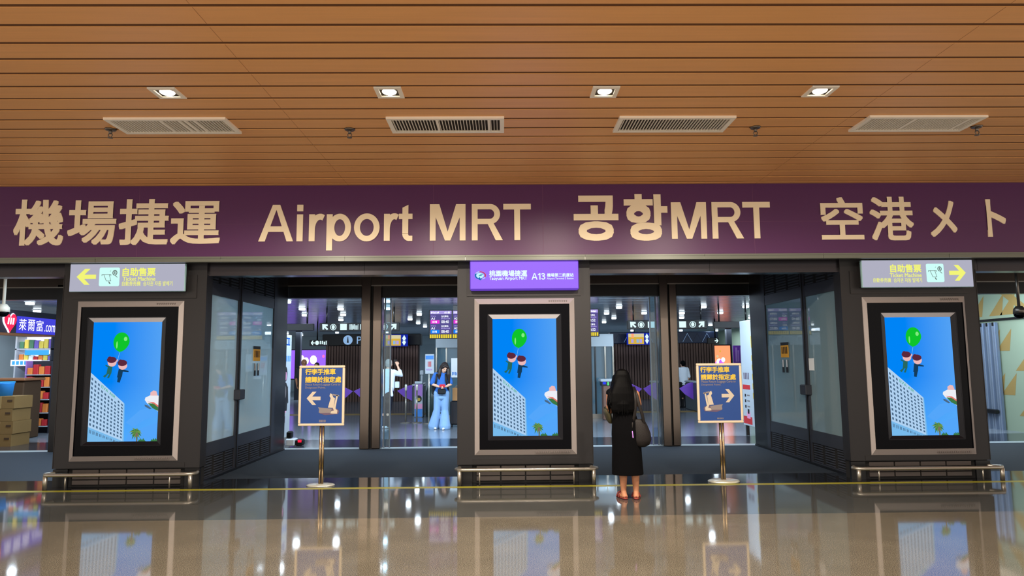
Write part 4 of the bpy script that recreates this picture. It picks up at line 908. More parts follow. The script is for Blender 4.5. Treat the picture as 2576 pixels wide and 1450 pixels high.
for y in (8.27, 8.39): MB().tube([(-1.22, y, .97), (-1.20, y, 1.04), (-1.12, y, 1.04), (-1.10, y, .97)], .006, 'kraft', 6).build('handle', t)

# --- simple standing figures further away
def bystander(label, loc, rz, shirt, trous, hair, h=1.0, skin='skin_light'):
    LB = [((-.09, 0, .86), (-.09, .02, .47), (-.09, 0, .085), -6), ((.09, 0, .86), (.09, .02, .47), (.09, 0, .085), 6)]
    ps = dict(head=(0, .02, 1.58), neck=(0, 0, 1.47), torso=tor, legs=LB, eyes=True, skin=skin,
        arms=[((-.19, 0, 1.40), (-.24, .0, 1.12), (-.22, .12, .90), (.05, .3, -1), (1, 0, 0), 1, 22), ((.19, 0, 1.40), (.24, .0, 1.12), (.22, .12, .90), (-.05, .3, -1), (-1, 0, 0), -1, 22)])
    def sh(c):
        c.loft([(0, 0, .82, .18, .13), (0, 0, 1.0, .178, .125), (0, 0, 1.15, .184, .122), (0, 0, 1.30, .20, .12), (0, 0, 1.40, .20, .105), (0, 0, 1.45, .15, .085), (0, 0, 1.48, .085, .07)], shirt, 20)
        for s in (-1, 1): c.tube([(.17*s, 0, 1.40), (.245*s, 0, 1.13)], [.072, .06], shirt, 12)
    return person(label, loc, rz, h, ps, [('hair', lambda c: cap_hair(c, (0, .02, 1.58), hair), .010), ('shirt', sh, .012), ('trousers', legs_fn(trous, LB), .012), ('shoe', shoes_fn('cloth_black', LB, 0), .010), ('shoe', shoes_fn('cloth_black', LB, 1), .010)], vox=.008)
bystander('bareheaded elderly person in dark clothes behind the left notice stand', (-6.72, 14.0, 0), R(200), 'cloth_dark', 'cloth_black', 'skin', 1.03, 'skin')
bystander('dark haired person in white partly hidden behind the left notice stand', (-6.45, 14.6, 0), R(170), 'cloth_white', 'cloth_black', 'hair_brown', .97)
bystander('dark haired person in a white shirt behind the gates at right', (6.28, 14.6, 0), R(20), 'cloth_white', 'cloth_black', 'hair_black', .95)
bystander('dark haired clerk in dark clothes inside the shop at far left', (-12.1, 8.9, 0), R(120), 'cloth_dark', 'cloth_black', 'hair_black', .98)

# ================================================================== STATION HALL
# lamps
lamp0 = None
for x, y in LP + LP_HIDDEN:
    if lamp0 is None:
        t = thing('hall_lamp', 'small square white lamp in the grey hall ceiling', 'ceiling light', (x, y, 3.165), 0, 'square lamps in the station hall ceiling'); lamp0 = t
        MB().box(x-.085, x+.085, y-.085, y+.085, 3.15, 3.165, 'white').build('rim', t); MB().rbox(x-.072, x+.072, y-.072, y+.072, 3.085, 3.15, 'lamp_cool', .01).build('diffuser', t)
    else: copy_tree(lamp0).location = (x, y, 3.165)

# hanging wayfinding signs
def bars(m, x0, x1, z0, z1, y, mt, n, seed=1):
    random.seed(seed); p = (x1-x0)/n
    for i in range(n): m.box(x0+i*p, x0+i*p+p*random.uniform(.45, .8), y-.004, y, z0+random.choice((0, 0, .15))*(z1-z0), z1-random.choice((0, 0, .2))*(z1-z0), mt)
def diag(m, x, z, s, y, left, mt='wayfind_white'):
    k = -1 if left else 1
    m.flat([(x-k*s*.5, z-s*.3), (x-k*s*.3, z-s*.5), (x+k*s*.15, z-s*.05), (x+k*s*.15, z-s*.4), (x+k*s*.45, z-s*.4), (x+k*s*.5, z+s*.5), (x-k*s*.4, z+s*.45), (x-k*s*.4, z+s*.15), (x-k*s*.05, z+s*.15)], y, mt)
def wayfinder(x0, x1, z0, z1, y, poles, seed, label):
    t = thing('hanging_sign', label, 'sign', ((x0+x1)/2, y, z0))
    MB().rbox(x0, x1, y, y+.14, z0, z1, 'header_black', .008).build('housing', t)
    for px in poles: MB().tube([(px, y+.07, z1-.01), (px, y+.07, 3.17)], .02, 'black', 8, caps=False).build('hanger', t)
    m = MB(); zc = (z0+z1)/2; s = (z1-z0)*.72; yy = y-.002
    diag(m, x0+.16, zc, s, yy, True); diag(m, x1-.16, zc, s, yy, False)
    for c in (x0+.38, x1-.40): m.ell(c, zc, s*.52, s*.52, yy, 'wayfind_white'); m.ell(c, zc, s*.40, s*.44, yy-.001, 'header_black'); m.ell(c, zc, s*.26, s*.36, yy-.002, 'wayfind_white')
    for c in (x0+.66, x1-.68): m.flat([(c-s*.55, zc-s*.5), (c+s*.55, zc-s*.5), (c+s*.55, zc+s*.5), (c-s*.55, zc+s*.5)], yy, 'wayfind_white')
    mid = (x0+x1)/2; bars(m, x0+.82, mid-.02, zc-s*.45, zc+s*.45, y, 'wayfind_white', 11, seed); bars(m, mid+.02, x1-.84, zc-s*.45, zc+s*.45, y, 'wayfind_white', 9, seed+1)
    m.build('lettering', t)
wayfinder(-5.03, -2.84, 2.505, 2.735, 9.5, (-4.85, -3.0), 1, 'black hanging sign with white arrows in the left doorway')
wayfinder(3.44, 5.65, 2.505, 2.745, 9.5, (3.62, 5.5), 5, 'black hanging sign with white arrows in the right doorway')
def blank_sign(x0, x1, z0, z1, y, poles, label):
    t = thing('hanging_sign', label, 'sign', ((x0+x1)/2, y, z0))
    MB().rbox(x0, x1, y, y+.12, z0, z1, 'header_black', .008).build('housing', t)
    for px in poles: MB().tube([(px, y+.06, z1-.01), (px, y+.06, 3.17)], .025, 'black', 8, caps=False).build('hanger', t)
    return t
blank_sign(-7.6, -5.195, 2.532, 2.72, 9.5, (-5.38,), 'blank dark hanging sign at the left end of the left doorway')
blank_sign(5.84, 7.0, 2.515, 2.70, 9.5, (6.0, 6.75), 'blank dark hanging sign at the right end of the right doorway')
t = blank_sign(-7.12, -6.42, 2.27, 2.49, 16, (-6.85,), 'small black hanging sign with a left arrow far beyond the left doorway')
m = MB(); m.flat(arrow_pts(-7.07, 2.30, -6.93, 2.46, True), 15.996, 'wayfind_white'); m.ell(-6.84, 2.38, .07, .08, 15.996, 'wayfind_white'); bars(m, -6.74, -6.45, 2.31, 2.45, 16, 'wayfind_white', 4, 3); m.build('lettering', t)
t = blank_sign(7.6, 8.02, 2.24, 2.46, 16, (7.9,), 'small black hanging sign with a right arrow far beyond the right doorway')
m = MB().flat(arrow_pts(7.86, 2.27, 8.0, 2.43, False), 15.996, 'wayfind_white'); m.build('lettering', t)

# departure boards
def departure(x0, x1, z0, z1, y, cells, label, poles):
    t = thing('departure_board', label, 'screen', ((x0+x1)/2, y, z0))
    MB().rbox(x0-.02, x1+.02, y, y+.16, z0-.02, z1+.02, 'header_black', .01).build('housing', t)
    for px in poles: MB().box(px-.07, px+.07, y+.05, y+.13, z1, 3.2, 'black').build('hanger', t)
    for k, (a, b, num, clock, has) in enumerate(cells):
        m = MB(); W = b-a; H = z1-z0; yy = y-.002
        m.flat([(a+.008, z0+H*.15), (b-.008, z0+H*.15), (b-.008, z1), (a+.008, z1)], yy, 'led_board')
        def at(u, v): return (a+W*u, z0+H*.15+H*.85*v)
        def rect(u0, v0, u1, v1, mt, d=1): m.flat([at(u0, v0), at(u1, v0), at(u1, v1), at(u0, v1)], yy-.001*d, mt)
        rect(.0+.02, .86, .98, .995, 'led_lilac', .5)
        bars(m, at(.05, 0)[0], at(.42, 0)[0], at(0, .88)[1], at(0, .96)[1], yy-.002, 'led_white', 7, k); bars(m, at(.66, 0)[0], at(.92, 0)[0], at(0, .88)[1], at(0, .96)[1], yy-.002, 'led_white', 5, k+4)
        for base, colr in ((.42, 'led_magenta'), (.0, 'led_blue')):
            m.text(num, *at(.06, base+.19), *at(.17+.03*len(num), base+.29), yy-.002, 'led_white', .02)
            bars(m, at(.06, 0)[0], at(.28, 0)[0], at(0, base+.32)[1], at(0, base+.37)[1], yy-.002, 'led_lilac', 5, 3+k)
            rect(.04, base+.02, .44, base+.17, colr); bars(m, at(.13, 0)[0], at(.34, 0)[0], at(0, base+.05)[1], at(0, base+.14)[1], yy-.003, 'led_white', 4, 8+k)
            if has:
                m.text('\u53f0\u5317\u8eca\u7ad9', *at(.52, base+.29), *at(.84, base+.38), yy-.002, 'led_white', .02); bars(m, at(.52, 0)[0], at(.92, 0)[0], at(0, base+.21)[1], at(0, base+.26)[1], yy-.002, 'led_lilac', 7, k)
                m.text(clock, *at(.52, base+.04), *at(.86, base+.16), yy-.002, 'led_white', .02)
        n = max(3, int(W*18))
        for i in range(n): m.flat([(a+W*i/n+.004, z0), (a+W*(i+.8)/n, z0), (a+W*(i+.8)/n, z0+H*.13), (a+W*i/n+.004, z0+H*.13)], yy, 'led_yellow')
        m.build('display', t)
departure(-1.975, -0.75, 2.29, 3.03, 9.2, [(-1.975, -1.375, 'A1', '08:40', True), (-1.355, -0.75, 'A21', '08:52', True)], 'lit departure board with magenta and blue boxes left of the middle pillar', (-1.28,))
departure(1.40, 2.60, 2.32, 3.035, 9.2, [(1.40, 1.99, 'A1', '08:40', True), (2.01, 2.60, 'A21', '08:52', True)], 'lit departure board partly hidden right of the middle pillar', (1.7,))

# brown slatted blocks with dark headers behind the gates
def slat_block(x0, x1, header, label, extra):
    t = thing('slatted_partition', label, 'partition', ((x0+x1)/2, 20, 0))
    m = MB().box(x0, x1, 20.05, 20.5, 0, 2.36, 'slat_gap'); n = int((x1-x0)/.115)
    for i in range(n): m.box(x0+(x1-x0)*i/n, x0+(x1-x0)*(i+.72)/n, 20, 20.05, 0, 2.36, 'slat_brown')
    m.build('slats', t)
    MB().rbox(x0-.12, x1+.1, 19.85, 20.5, 2.36, 2.85, header, .02).build('header', t); m = MB()
    extra(m); m.build('lettering', t)
def left_marks(m):
    m.ell(-6.58, 2.6, .2, .2, 19.845, 'pale_blue'); m.flat([(-6.62, 2.48), (-6.54, 2.48), (-6.57, 2.74), (-6.59, 2.74)], 19.842, 'header_black'); m.text('P', -6.20, 2.44, -6.0, 2.75, 19.845, 'pale_blue')
    bars(m, -4.6, -4.25, 2.50, 2.54, 19.848, 'slat_brown', 8)
def right_marks(m):
    for i in range(10):
        x = 4.75+i*.42; stroke(m, [(x, 2.42), (x+.2, 2.78), (x+.4, 2.42)], .008, 19.845, 'pale_blue' if i % 2 else 'header_black')
slat_block(-7.54, -3.6, 'header_black', 'brown slatted partition with black header behind the left gates', left_marks)
slat_block(4.7, 9.1, 'header_navy', 'brown slatted partition with navy patterned header behind the right gates', right_marks)
def gold_board(x0, x1, xb, z0, z1, label):
    t = thing('hanging_board', label, 'sign', ((x0+x1)/2, 19, z0))
    MB().box(x0-.05, xb+.05, 19, 19.1, z0-.03, z1+.03, 'deep_blue').build('housing', t)
    m = MB().flat([(x0, z0), (x1, z0), (x1, z1), (x0, z1)], 18.996, 'gold_board'); W, H = x1-x0, z1-z0
    m.flat([(x0, z0+H*.66), (x1, z0+H*.66), (x1, z1), (x0, z1)], 18.994, 'gold_pale'); m.flat([(x0+W*.2, z0+H*.62), (x0+W*.36, z0+H*.62), (x0+W*.36, z1), (x0+W*.2, z1)], 18.992, 'orange_screen')
    for u, c in ((.18, 'led_lilac'), (.52, 'pale_blue'), (.72, 'led_lilac')): m.flat([(x0+W*u, z0+H*.12), (x0+W*(u+.15), z0+H*.12), (x0+W*(u+.15), z0+H*.46), (x0+W*u, z0+H*.46)], 18.992, c)
    m.build('face_panel', t)
    m = MB(); xc = (x1+xb)/2+.02; zc = (z0+z1)/2
    for s in (-1, 1): m.flat([(xc-.09, zc+s*.06), (xc, zc+s*.22), (xc+.09, zc+s*.06), (xc+.05, zc+s*.06), (xc+.05, zc+s*.01), (xc-.05, zc+s*.01), (xc-.05, zc+s*.06)], 18.996, 'wayfind_white')
    m.build('arrow', t)
    MB().tube([(x0+(x1-x0)*.4, 19.05, z1), (x0+(x1-x0)*.4, 19.05, 3.17)], .02, 'black', 8, caps=False).build('hanger', t)
gold_board(-4.87, -4.21, -3.98, 2.33, 2.76, 'yellow and blue hanging board in the left doorway'); gold_board(5.2, 5.85, 6.06, 2.32, 2.75, 'yellow and blue hanging board in the right doorway')

# big lit screens on the far side
def far_screen(x0, x1, z0, z1, y, base, label, dots):
    t = thing('video_wall', label, 'screen', ((x0+x1)/2, y, z0))
    MB().box(x0-.05, x1+.05, y, y+.15, z0-.05, z1+.05, 'black').build('housing', t)
    m = MB().flat([(x0, z0), (x1, z0), (x1, z1), (x0, z1)], y-.004, base)
    for u, v, r, c in dots: m.ell(x0+(x1-x0)*u, z0+(z1-z0)*v, r, r*1.25, y-.008-.001*u, c, 12)
    m.build('display', t)
far_screen(-10.6, -7.6, 0.9, 2.26, 24, 'violet_screen', 'violet lit screen with pink dots beyond the left doorway', [(.28, .68, .17, 'screen_white'), (.36, .62, .14, 'screen_white'), (.24, .58, .14, 'screen_white'), (.48, .66, .17, 'screen_white'), (.64, .78, .06, 'pink_dot'), (.76, .62, .07, 'pink_dot'), (.72, .46, .06, 'pink_dot'), (.83, .6, .06, 'pink_dot'), (.85, .82, .06, 'pink_dot'), (.86, .5, .08, 'gold_pale'), (.84, .9, .05, 'pink_dot')])
far_screen(9.57, 10.42, 1.0, 2.29, 22, 'orange_screen', 'orange lit screen beyond the right doorway', [(.45, .80, .04, 'gold_board'), (.3, .62, .05, 'gold_pale'), (.38, .42, .13, 'screen_white'), (.5, .40, .12, 'screen_violet'), (.28, .34, .12, 'screen_violet'), (.6, .50, .09, 'screen_white'), (.34, .28, .12, 'led_blue'), (.55, .28, .13, 'pink_dot'), (.44, .30, .1, 'screen_white')])
t = thing('poster_board', 'purple poster board with pale writing right of the orange screen', 'poster', (10.84, 21.95, 0))
MB().box(10.54, 11.14, 21.9, 22.0, 1.15, 2.29, 'poster_purple').build('board', t)
for x in (10.58, 11.08): MB().box(x-.02, x+.02, 21.93, 21.97, 0, 1.15, 'steel_dark').build('leg', t)
m = MB(); bars(m, 10.62, 10.95, 1.55, 2.2, 21.9, 'gate_lilac', 3, 2); m.box(10.85, 11.14, 21.895, 21.9, 1.15, 1.4, 'poster_pink'); m.build('print', t)
# columns of the far hall
for x, y in ((-9.3, 22), (10.48, 22.35)): structure(MB().rbox(x-.12, x+.12, y-.12, y+.12, 0, 3.18, 'door_frame', .01).build('pillar'), 'thin dark column at the far side of the hall, ' + ('left' if x < 0 else 'right'), 'pillar')

# ticket gates
def flap(x, y, s, z0=.42):
    return [(x, y, z0+.48), (x+s*.26, y, z0+.30), (x+s*.02, y, z0-.02)] 
def gate(x, y0, y1, label, front='gate_body', reach=(.5, .5)):
    t = thing('ticket_gate', label, 'ticket gate', (x, y0, 0))
    MB().rbox(x-.12, x+.12, y0, y1, 0, .90, front, .03).build('body', t)
    MB().rbox(x-.13, x+.13, y0-.02, y1+.02, .90, .96, 'gate_white', .02).build('top', t)
    for s, L in zip((-1, 1), reach):
        if L:
            m = MB(); yf = y0+.7; X = x+s*.11
            m.plate([(X, .36), (X, .93), (X+s*L*.35, .90), (X+s*L, .73), (X+s*L*.62, .54)], yf-.02, yf+.02, 'purple_flap'); m.build('flap', t)
    return t
for x, lb, rc in ((-5.50, 'grey ticket gate with purple flap right of the left notice stand', (0, .55)), (-4.15, 'grey ticket gate with purple flaps behind the left bronze post', (.56, .54)), (-2.73, 'grey ticket gate with a large purple flap beside the gate terminal', (.58, 0)), (3.85, 'grey ticket gate with purple flap hidden by the woman in black', (0, .54)), (5.09, 'grey ticket gate with purple flaps behind the right bronze post', (.44, .46)), (6.28, 'grey ticket gate with purple flap left of the right notice stand', (.46, 0))):
    gate(x, 12.3, 14.0, lb, reach=rc)
# end kiosk with coloured front
t = thing('gate_terminal', 'white and lilac gate terminal with a device on top, by the poster pole', 'machine', (-2.55, 11.5, 0))
MB().rbox(-2.67, -2.42, 11.5, 11.9, 0, 1.0, 'gate_white', .02).build('body', t)
m = MB().box(-2.66, -2.43, 11.493, 11.5, .62, .98, 'gate_lilac'); m.box(-2.66, -2.43, 11.493, 11.5, .02, .25, 'poster_blue'); m.box(-2.66, -2.43, 11.493, 11.5, .25, .40, 'poster_pink'); m.ell(-2.54, .55, .09, .1, 11.49, 'note_black'); m.ell(-2.54, .53, .05, .05, 11.488, 'poster_yellow'); m.build('front_panel', t)
MB().rbox(-2.66, -2.43, 11.45, 11.6, 1.0, 1.07, 'pale_panel', .01).build('reader', t)
MB().tube([(-2.47, 11.7, 1.0), (-2.47, 11.7, 1.28)], .035, 'gate_white', 10).build('post', t); MB().rbox(-2.53, -2.41, 11.62, 11.78, 1.25, 1.40, 'gate_white', .02).build('camera_head', t)
t = thing('gate_cabinet', 'rounded dark green gate cabinet beside the office glass', 'machine', (-2.15, 11.6, 0))
MB().loft([(-2.1, 12.0, 0, .28, .6), (-2.1, 12.0, .7, .28, .6), (-2.08, 12.0, .95, .22, .5), (-2.06, 12.0, 1.05, .14, .3)], 'gate_green', 24).build('body', t)
t = thing('gate_reader', 'gate reader with blue and green lights right of the middle pillar', 'machine', (2.95, 9.9, 0))
MB().rbox(2.80, 3.0, 9.95, 10.3, 0, .98, 'slat_brown', .02).build('body', t); MB().rbox(2.72, 3.22, 9.88, 10.35, 1.06, 1.14, 'gate_white', .015).build('top', t)
MB().rbox(2.76, 3.16, 9.93, 10.32, .94, 1.06, 'door_frame', .01).build('column', t)
MB().box(2.79, 2.87, 9.915, 9.93, .99, 1.05, 'blue_led').build('light', t); MB().box(2.92, 2.95, 9.915, 9.93, .96, 1.05, 'green_led').build('light', t)
for x, y in ((-2.66, 9.6), (-2.36, 9.6)):
    t = thing('stanchion', 'slim metal queue post ' + ('left of the gate terminal' if x < -2.5 else 'in front of the gate terminal'), 'post', (x, y, 0))
    MB().tube([(x, y, .01), (x, y, .92)], .024, 'steel_dark', 10, caps=False).build('pole', t); MB().tube([(x, y, .9), (x, y, 1.02)], .034, 'steel', 10).build('top_cap', t); MB().loft([(x, y, 0, .15, .15), (x, y, .015, .15, .15), (x, y, .03, .05, .05)], 'steel_dark', 18).build('base', t)
t = thing('pole_sign', 'white portrait notice on a slim pole left of the woman in blue', 'sign', (-1.98, 9.3, 0))
m = MB().rbox(-2.105, -1.86, 9.28, 9.30, 1.33, 1.86, 'gate_white', .008); m.build('board', t)
m = MB().box(-2.09, -1.875, 9.275, 9.279, 1.72, 1.82, 'poster_blue'); bars(m, -2.03, -1.93, 1.52, 1.66, 9.279, 'red_pack', 3); bars(m, -2.07, -1.9, 1.42, 1.47, 9.279, 'led_lilac', 6); m.build('print', t)
MB().tube([(-2.0, 9.32, 0.0), (-2.0, 9.32, 1.8)], .018, 'steel', 8, caps=False).build('pole', t); MB().loft([(-2.0, 9.32, 0, .16, .16), (-2.0, 9.32, .02, .16, .16)], 'steel_dark', 18).build('base', t)

# glass fronted service office behind the middle pillar
t = structure(thing('window_3', 'glass fronted service office behind the middle pillar', 'window', (0.5, 10.6, 0)), 'glass fronted service office behind the middle pillar', 'window')
m = MB().box(-1.95, 3.22, 10.6, 10.72, 2.06, 2.42, 'pale_panel'); m.box(-1.95, 3.22, 10.6, 10.72, 0, .12, 'steel_dark'); m.build('header', t)
m = MB(); x = -1.95
for x in (-1.95, -1.66, -1.1, -.5, .1, .7, 1.3, 1.9, 2.5, 2.66, 2.95, 3.18): m.box(x, x+.04, 10.6, 10.7, .12, 2.06, 'steel_dark' if x != 2.66 else 'black')
m.build('frame', t); MB().box(-1.95, 3.22, 10.645, 10.655, .12, 2.06, 'glass_office').build('glass_pane', t)
MB().box(-1.9, 3.2, 13.0, 13.1, 0, 2.42, 'pale_panel').build('inner_wall', t)
t = thing('service_counter', 'pale counter inside the service office', 'counter', (.6, 11.6, 0)); MB().rbox(-1.6, 2.8, 11.6, 12.1, 0, 1.0, 'pale_panel', .02).build('body', t); MB().rbox(-1.65, 2.85, 11.55, 12.15, 1.0, 1.05, 'steel_dark', .01).build('top', t)
for i, (x, z0, z1, w_, mt, lb) in enumerate(((-1.5, 1.2, 1.75, .22, 'note_white', 'white sheet on the office glass above the woman in blue'), (-1.28, 1.42, 1.9, .24, 'pale_panel', 'pale blue poster on the office glass by the middle pillar'), (2.42, 1.15, 1.62, .12, 'poster_pink', 'narrow pink poster on the office glass right of the middle pillar'))):
    m = MB().box(x, x+w_, 10.59, 10.597, z0, z1, mt); bars(m, x+.03, x+w_-.03, z0+.06, z0+.16, 10.59, 'poster_blue' if i != 2 else 'red_pack', 4, i)
    tag(m.build('poster'), lb, 'poster')

# white advertising columns just inside the doorway
t = thing('poster_column', 'white column with a printed figure at the left end of the left doorway', 'column', (-4.72, 5.1, 0))
MB().rbox(-4.95, -4.53, 4.75, 5.45, .12, 2.24, 'pale_panel', .006).build('body', t); MB().box(-4.97, -4.51, 4.73, 5.47, 0, .12, 'steel_dark').build('base', t)
m = MB(); X = -4.526
def side(pts, mt, d=0): m.poly([(X+.0008*d, y_, z_) for y_, z_ in pts], mt)
side([(4.77, .14), (5.43, .14), (5.43, 2.22), (4.77, 2.22)], 'gate_white')
side([(4.86, 2.02), (5.32, 2.02), (5.32, 2.18), (4.86, 2.18)], 'station_blue', 1)
for k_, (a_, b_) in enumerate(((4.90, 4.93), (5.02, 5.07), (5.09, 5.12), (5.14, 5.19), (5.25, 5.28))): side([(a_, 2.05), (b_, 2.05), (b_, 2.15), (a_, 2.15)], 'wayfind_white', 2)
side([(4.86, 1.62), (5.0, 1.62), (5.0, 1.85), (4.86, 1.85)], 'red_pack', 1); side([(4.875, 1.66), (4.985, 1.66), (4.985, 1.835), (4.875, 1.835)], 'note_white', 2)
for a_ in (5.07, 5.19, 5.31): side([(a_, 1.68), (a_+.07, 1.68), (a_+.07, 1.8), (a_, 1.8)], 'poster_blue', 1)
def elx(cy_, cz_, ry_, rz_, mt, d): side([(cy_+ry_*math.cos(2*math.pi*i/16), cz_+rz_*math.sin(2*math.pi*i/16)) for i in range(16)], mt, d)
elx(5.1, 1.42, .1, .15, 'note_black', 1); elx(5.1, 1.38, .055, .09, 'poster_pink', 2)
side([(4.98, .66), (5.22, .66), (5.26, 1.12), (5.14, 1.24), (5.06, 1.24), (4.94, 1.12)], 'note_black', 1); side([(4.9, .82), (4.95, .8), (5.0, 1.1), (4.95, 1.18)], 'note_black', 2); side([(5.3, .82), (5.25, .8), (5.2, 1.1), (5.25, 1.18)], 'note_black', 2)
elx(5.1, 1.05, .045, .12, 'poster_grey', 2); side([(5.04, .62), (5.16, .62), (5.16, .66), (5.04, .66)], 'poster_pink', 2); side([(5.07, .42), (5.11, .42), (5.12, .55), (5.08, .55)], 'poster_shade', 1)
m.build('poster_print', t)
t = thing('cleaning_machine', 'small low dark machine with a red light at the foot of the white column', 'machine', (-4.1, 4.7, 0))
MB().rbox(-4.30, -4.12, 4.45, 4.70, .02, .16, 'gate_white', .02).build('body', t); MB().rbox(-4.12, -3.98, 4.48, 4.70, .02, .14, 'header_black', .02).build('front', t); MB().box(-4.06, -3.99, 4.474, 4.48, .09, .14, 'red_led').build('light', t); MB().rbox(-4.30, -4.2, 4.5, 4.66, .16, .30, 'header_black', .02).build('hood', t)
t = thing('poster_stand', 'white poster panel with small yellow pictures at the right end of the right doorway', 'panel', (5.32, 5.4, .2))
MB().rbox(5.31, 5.37, 4.85, 5.95, .22, 2.5, 'pale_panel', .008).build('board', t)
for y in (5.0, 5.8): MB().box(5.31, 5.37, y-.03, y+.03, 0, .22, 'black').build('leg', t)
m = MB(); X = 5.308
def sd(y0, y1, z0, z1, mt, d=0): m.poly([(X-.001*d, y1, z0), (X-.001*d, y0, z0), (X-.001*d, y0, z1), (X-.001*d, y1, z1)], mt)
sd(4.87, 5.93, .24, 2.48, 'gate_white'); sd(4.9, 5.3, 1.90, 2.15, 'poster_yellow', 1); sd(4.95, 5.25, 1.80, 1.92, 'poster_blue', 2)
for i in range(5): z = 1.62-.2*i; sd(4.9, 5.3, z, z+.12, 'poster_yellow', 1); sd(4.95, 5.25, z+.0, z+.07, 'pale_panel', 2); sd(5.0, 5.1, z+.05, z+.1, 'poster_shade', 3)
sd(4.92, 5.28, .55, .80, 'pale_panel', 1); m.poly([(X-.002, 5.2, .74), (X-.002, 5.0, .72), (X-.002, 5.08, .58)], 'poster_blue')
sd(5.45, 5.9, 1.0, 1.1, 'red_pack', 1)
for i in range(3): sd(5.72, 5.8, .74-.12*i+.1, .80-.12*i+.1, 'note_black', 1); sd(5.5, 5.66, .76-.12*i+.1, .79-.12*i+.1, 'poster_grey', 1)
sd(5.4, 5.92, .26, .42, 'red_pack', 1); sd(5.5, 5.7, .38, .52, 'poster_pink', 2); sd(5.55, 5.65, .48, .58, 'note_black', 3)
for i in range(4): sd(5.5+.09*i, 5.55+.09*i, 1.22, 1.36, 'poster_shade', 1)
m.build('print', t)

# ================================================================== SHOP AT THE LEFT
t = thing('shop_fascia', 'dark shop fascia with lit white lettering and a red heart at far left', 'sign', (-11.8, 7.5, 2.3))
MB().box(-11.95, -11.8, 5.6, 10.5, 2.42, 2.98, 'shop_dark').build('panel', t); MB().box(-11.97, -11.78, 5.6, 10.5, 2.36, 2.42, 'shop_wood').build('wood_edge', t)
m = MB().poly([(-11.797, 7.42, 2.43), (-11.797, 9.1, 2.43), (-11.797, 9.1, 2.84), (-11.797, 7.42, 2.84)], 'shop_sign_blue'); m.build('light_band', t)
def fy(y0, y1, z0, z1, x=-11.792): return lambda u, v: (x, y0+(y1-y0)*u, z0+(z1-z0)*v)
for ch, y0, y1, z0, z1 in (('\u840a', 7.5, 7.76, 2.50, 2.78), ('\u723e', 7.81, 8.07, 2.50, 2.78), ('\u5bcc', 8.12, 8.38, 2.50, 2.78), ('.com', 8.44, 8.85, 2.5, 2.68)): MB().text(ch, 0, 0, 1, 1, 0, 'shop_sign_text', .03, fn=fy(y0, y1, z0, z1)).build('lettering', t)
m = MB(); pts = []
for i in range(28):
    a = 2*math.pi*i/28; pts.append((-11.76, 7.16+.013*16*math.sin(a)**3, 2.68+.0165*(13*math.cos(a)-5*math.cos(2*a)-2*math.cos(3*a)-math.cos(4*a))))
m.poly(pts, 'shop_heart'); m.poly([(p[0]-.03, 7.16+(p[1]-7.16)*1.12, 2.68+(p[2]-2.68)*1.12) for p in pts], 'shop_white'); 
for i in range(3): m.poly([(-11.75, 7.05+.08*i, 2.62), (-11.75, 7.10+.08*i, 2.62), (-11.75, 7.12+.08*i, 2.78), (-11.75, 7.07+.08*i, 2.78)], 'shop_sign_text')
m.build('heart_logo', t)
# cold cabinet and racks facing the passage
t = thing('cold_cabinet', 'bright lit white cold cabinet with packs in the shop', 'cabinet', (-11.7, 8.3, 0))
m = MB().box(-12.2, -11.28, 8.35, 8.45, 1.72, 2.36, 'shop_white'); m.box(-12.2, -11.28, 8.0, 8.45, 1.70, 1.76, 'gate_white'); m.box(-12.2, -11.28, 8.0, 8.45, 2.03, 2.06, 'gate_white'); m.box(-12.2, -12.16, 8.0, 8.45, 0, 2.36, 'gate_white'); m.box(-11.32, -11.28, 8.0, 8.45, 0, 2.36, 'shop_dark'); m.build('body', t)
m = MB().flat([(-12.28, 1.63), (-11.52, 1.63), (-11.52, 1.78), (-12.28, 1.78)], 7.99, 'shop_white'); [m.flat([(-12.24+.1*i, 1.66), (-12.17+.1*i, 1.66), (-12.17+.1*i, 1.75), (-12.24+.1*i, 1.75)], 7.985, 'shop_cyan') for i in range(7)]; m.build('light_strip', t)
m = MB().flat([(-11.95, 1.90), (-11.35, 1.90), (-11.35, 2.02), (-11.95, 2.02)], 7.995, 'shop_cyan'); m.build('screen', t)
def pack(x, y, z, w_, d, h, mt, lb, grp): return tag(MB().rbox(x, x+w_, y, y+d, z, z+h, mt, .008).build('snack_pack'), lb, 'package', grp)
random.seed(21); pm = ('red_pack', 'orange_pack', 'yellow_pack', 'violet_pack', 'green_pack', 'note_white')
for i in range(7): pack(-12.13+.12*i, 8.05, 2.065, .10, .12, random.uniform(.16, .25), ('green_pack', 'yellow_pack', 'green_pack', 'violet_pack', 'yellow_pack', 'yellow_pack', 'violet_pack')[i], 'small coloured pack on the top shelf of the cold cabinet', 'packs on the upper cabinet shelf')
for i in range(7): pack(-12.13+.12*i, 8.05, 1.765, .10, .12, random.uniform(.10, .2), ('orange_pack', 'yellow_pack', 'note_white', 'red_pack', 'orange_pack', 'yellow_pack', 'violet_pack')[i], 'small coloured pack on the lower shelf of the cold cabinet', 'packs on the lower cabinet shelf')
t = thing('snack_rack', 'tall dark rack of red and orange packs in the shop, beside the black jamb', 'rack', (-11.35, 8.0, 0))
m = MB().box(-11.68, -11.65, 7.66, 7.92, 0, 1.75, 'gate_lilac'); m.box(-11.05, -11.02, 7.66, 7.92, 0, 1.75, 'shop_dark'); m.box(-11.68, -11.02, 7.88, 7.92, 0, 1.75, 'shop_dark'); m.build('frame', t)
for z in (.18, .5, .82, 1.12, 1.42): MB().box(-11.65, -11.05, 7.62, 7.88, z-.02, z, 'gate_white').build('shelf', t)
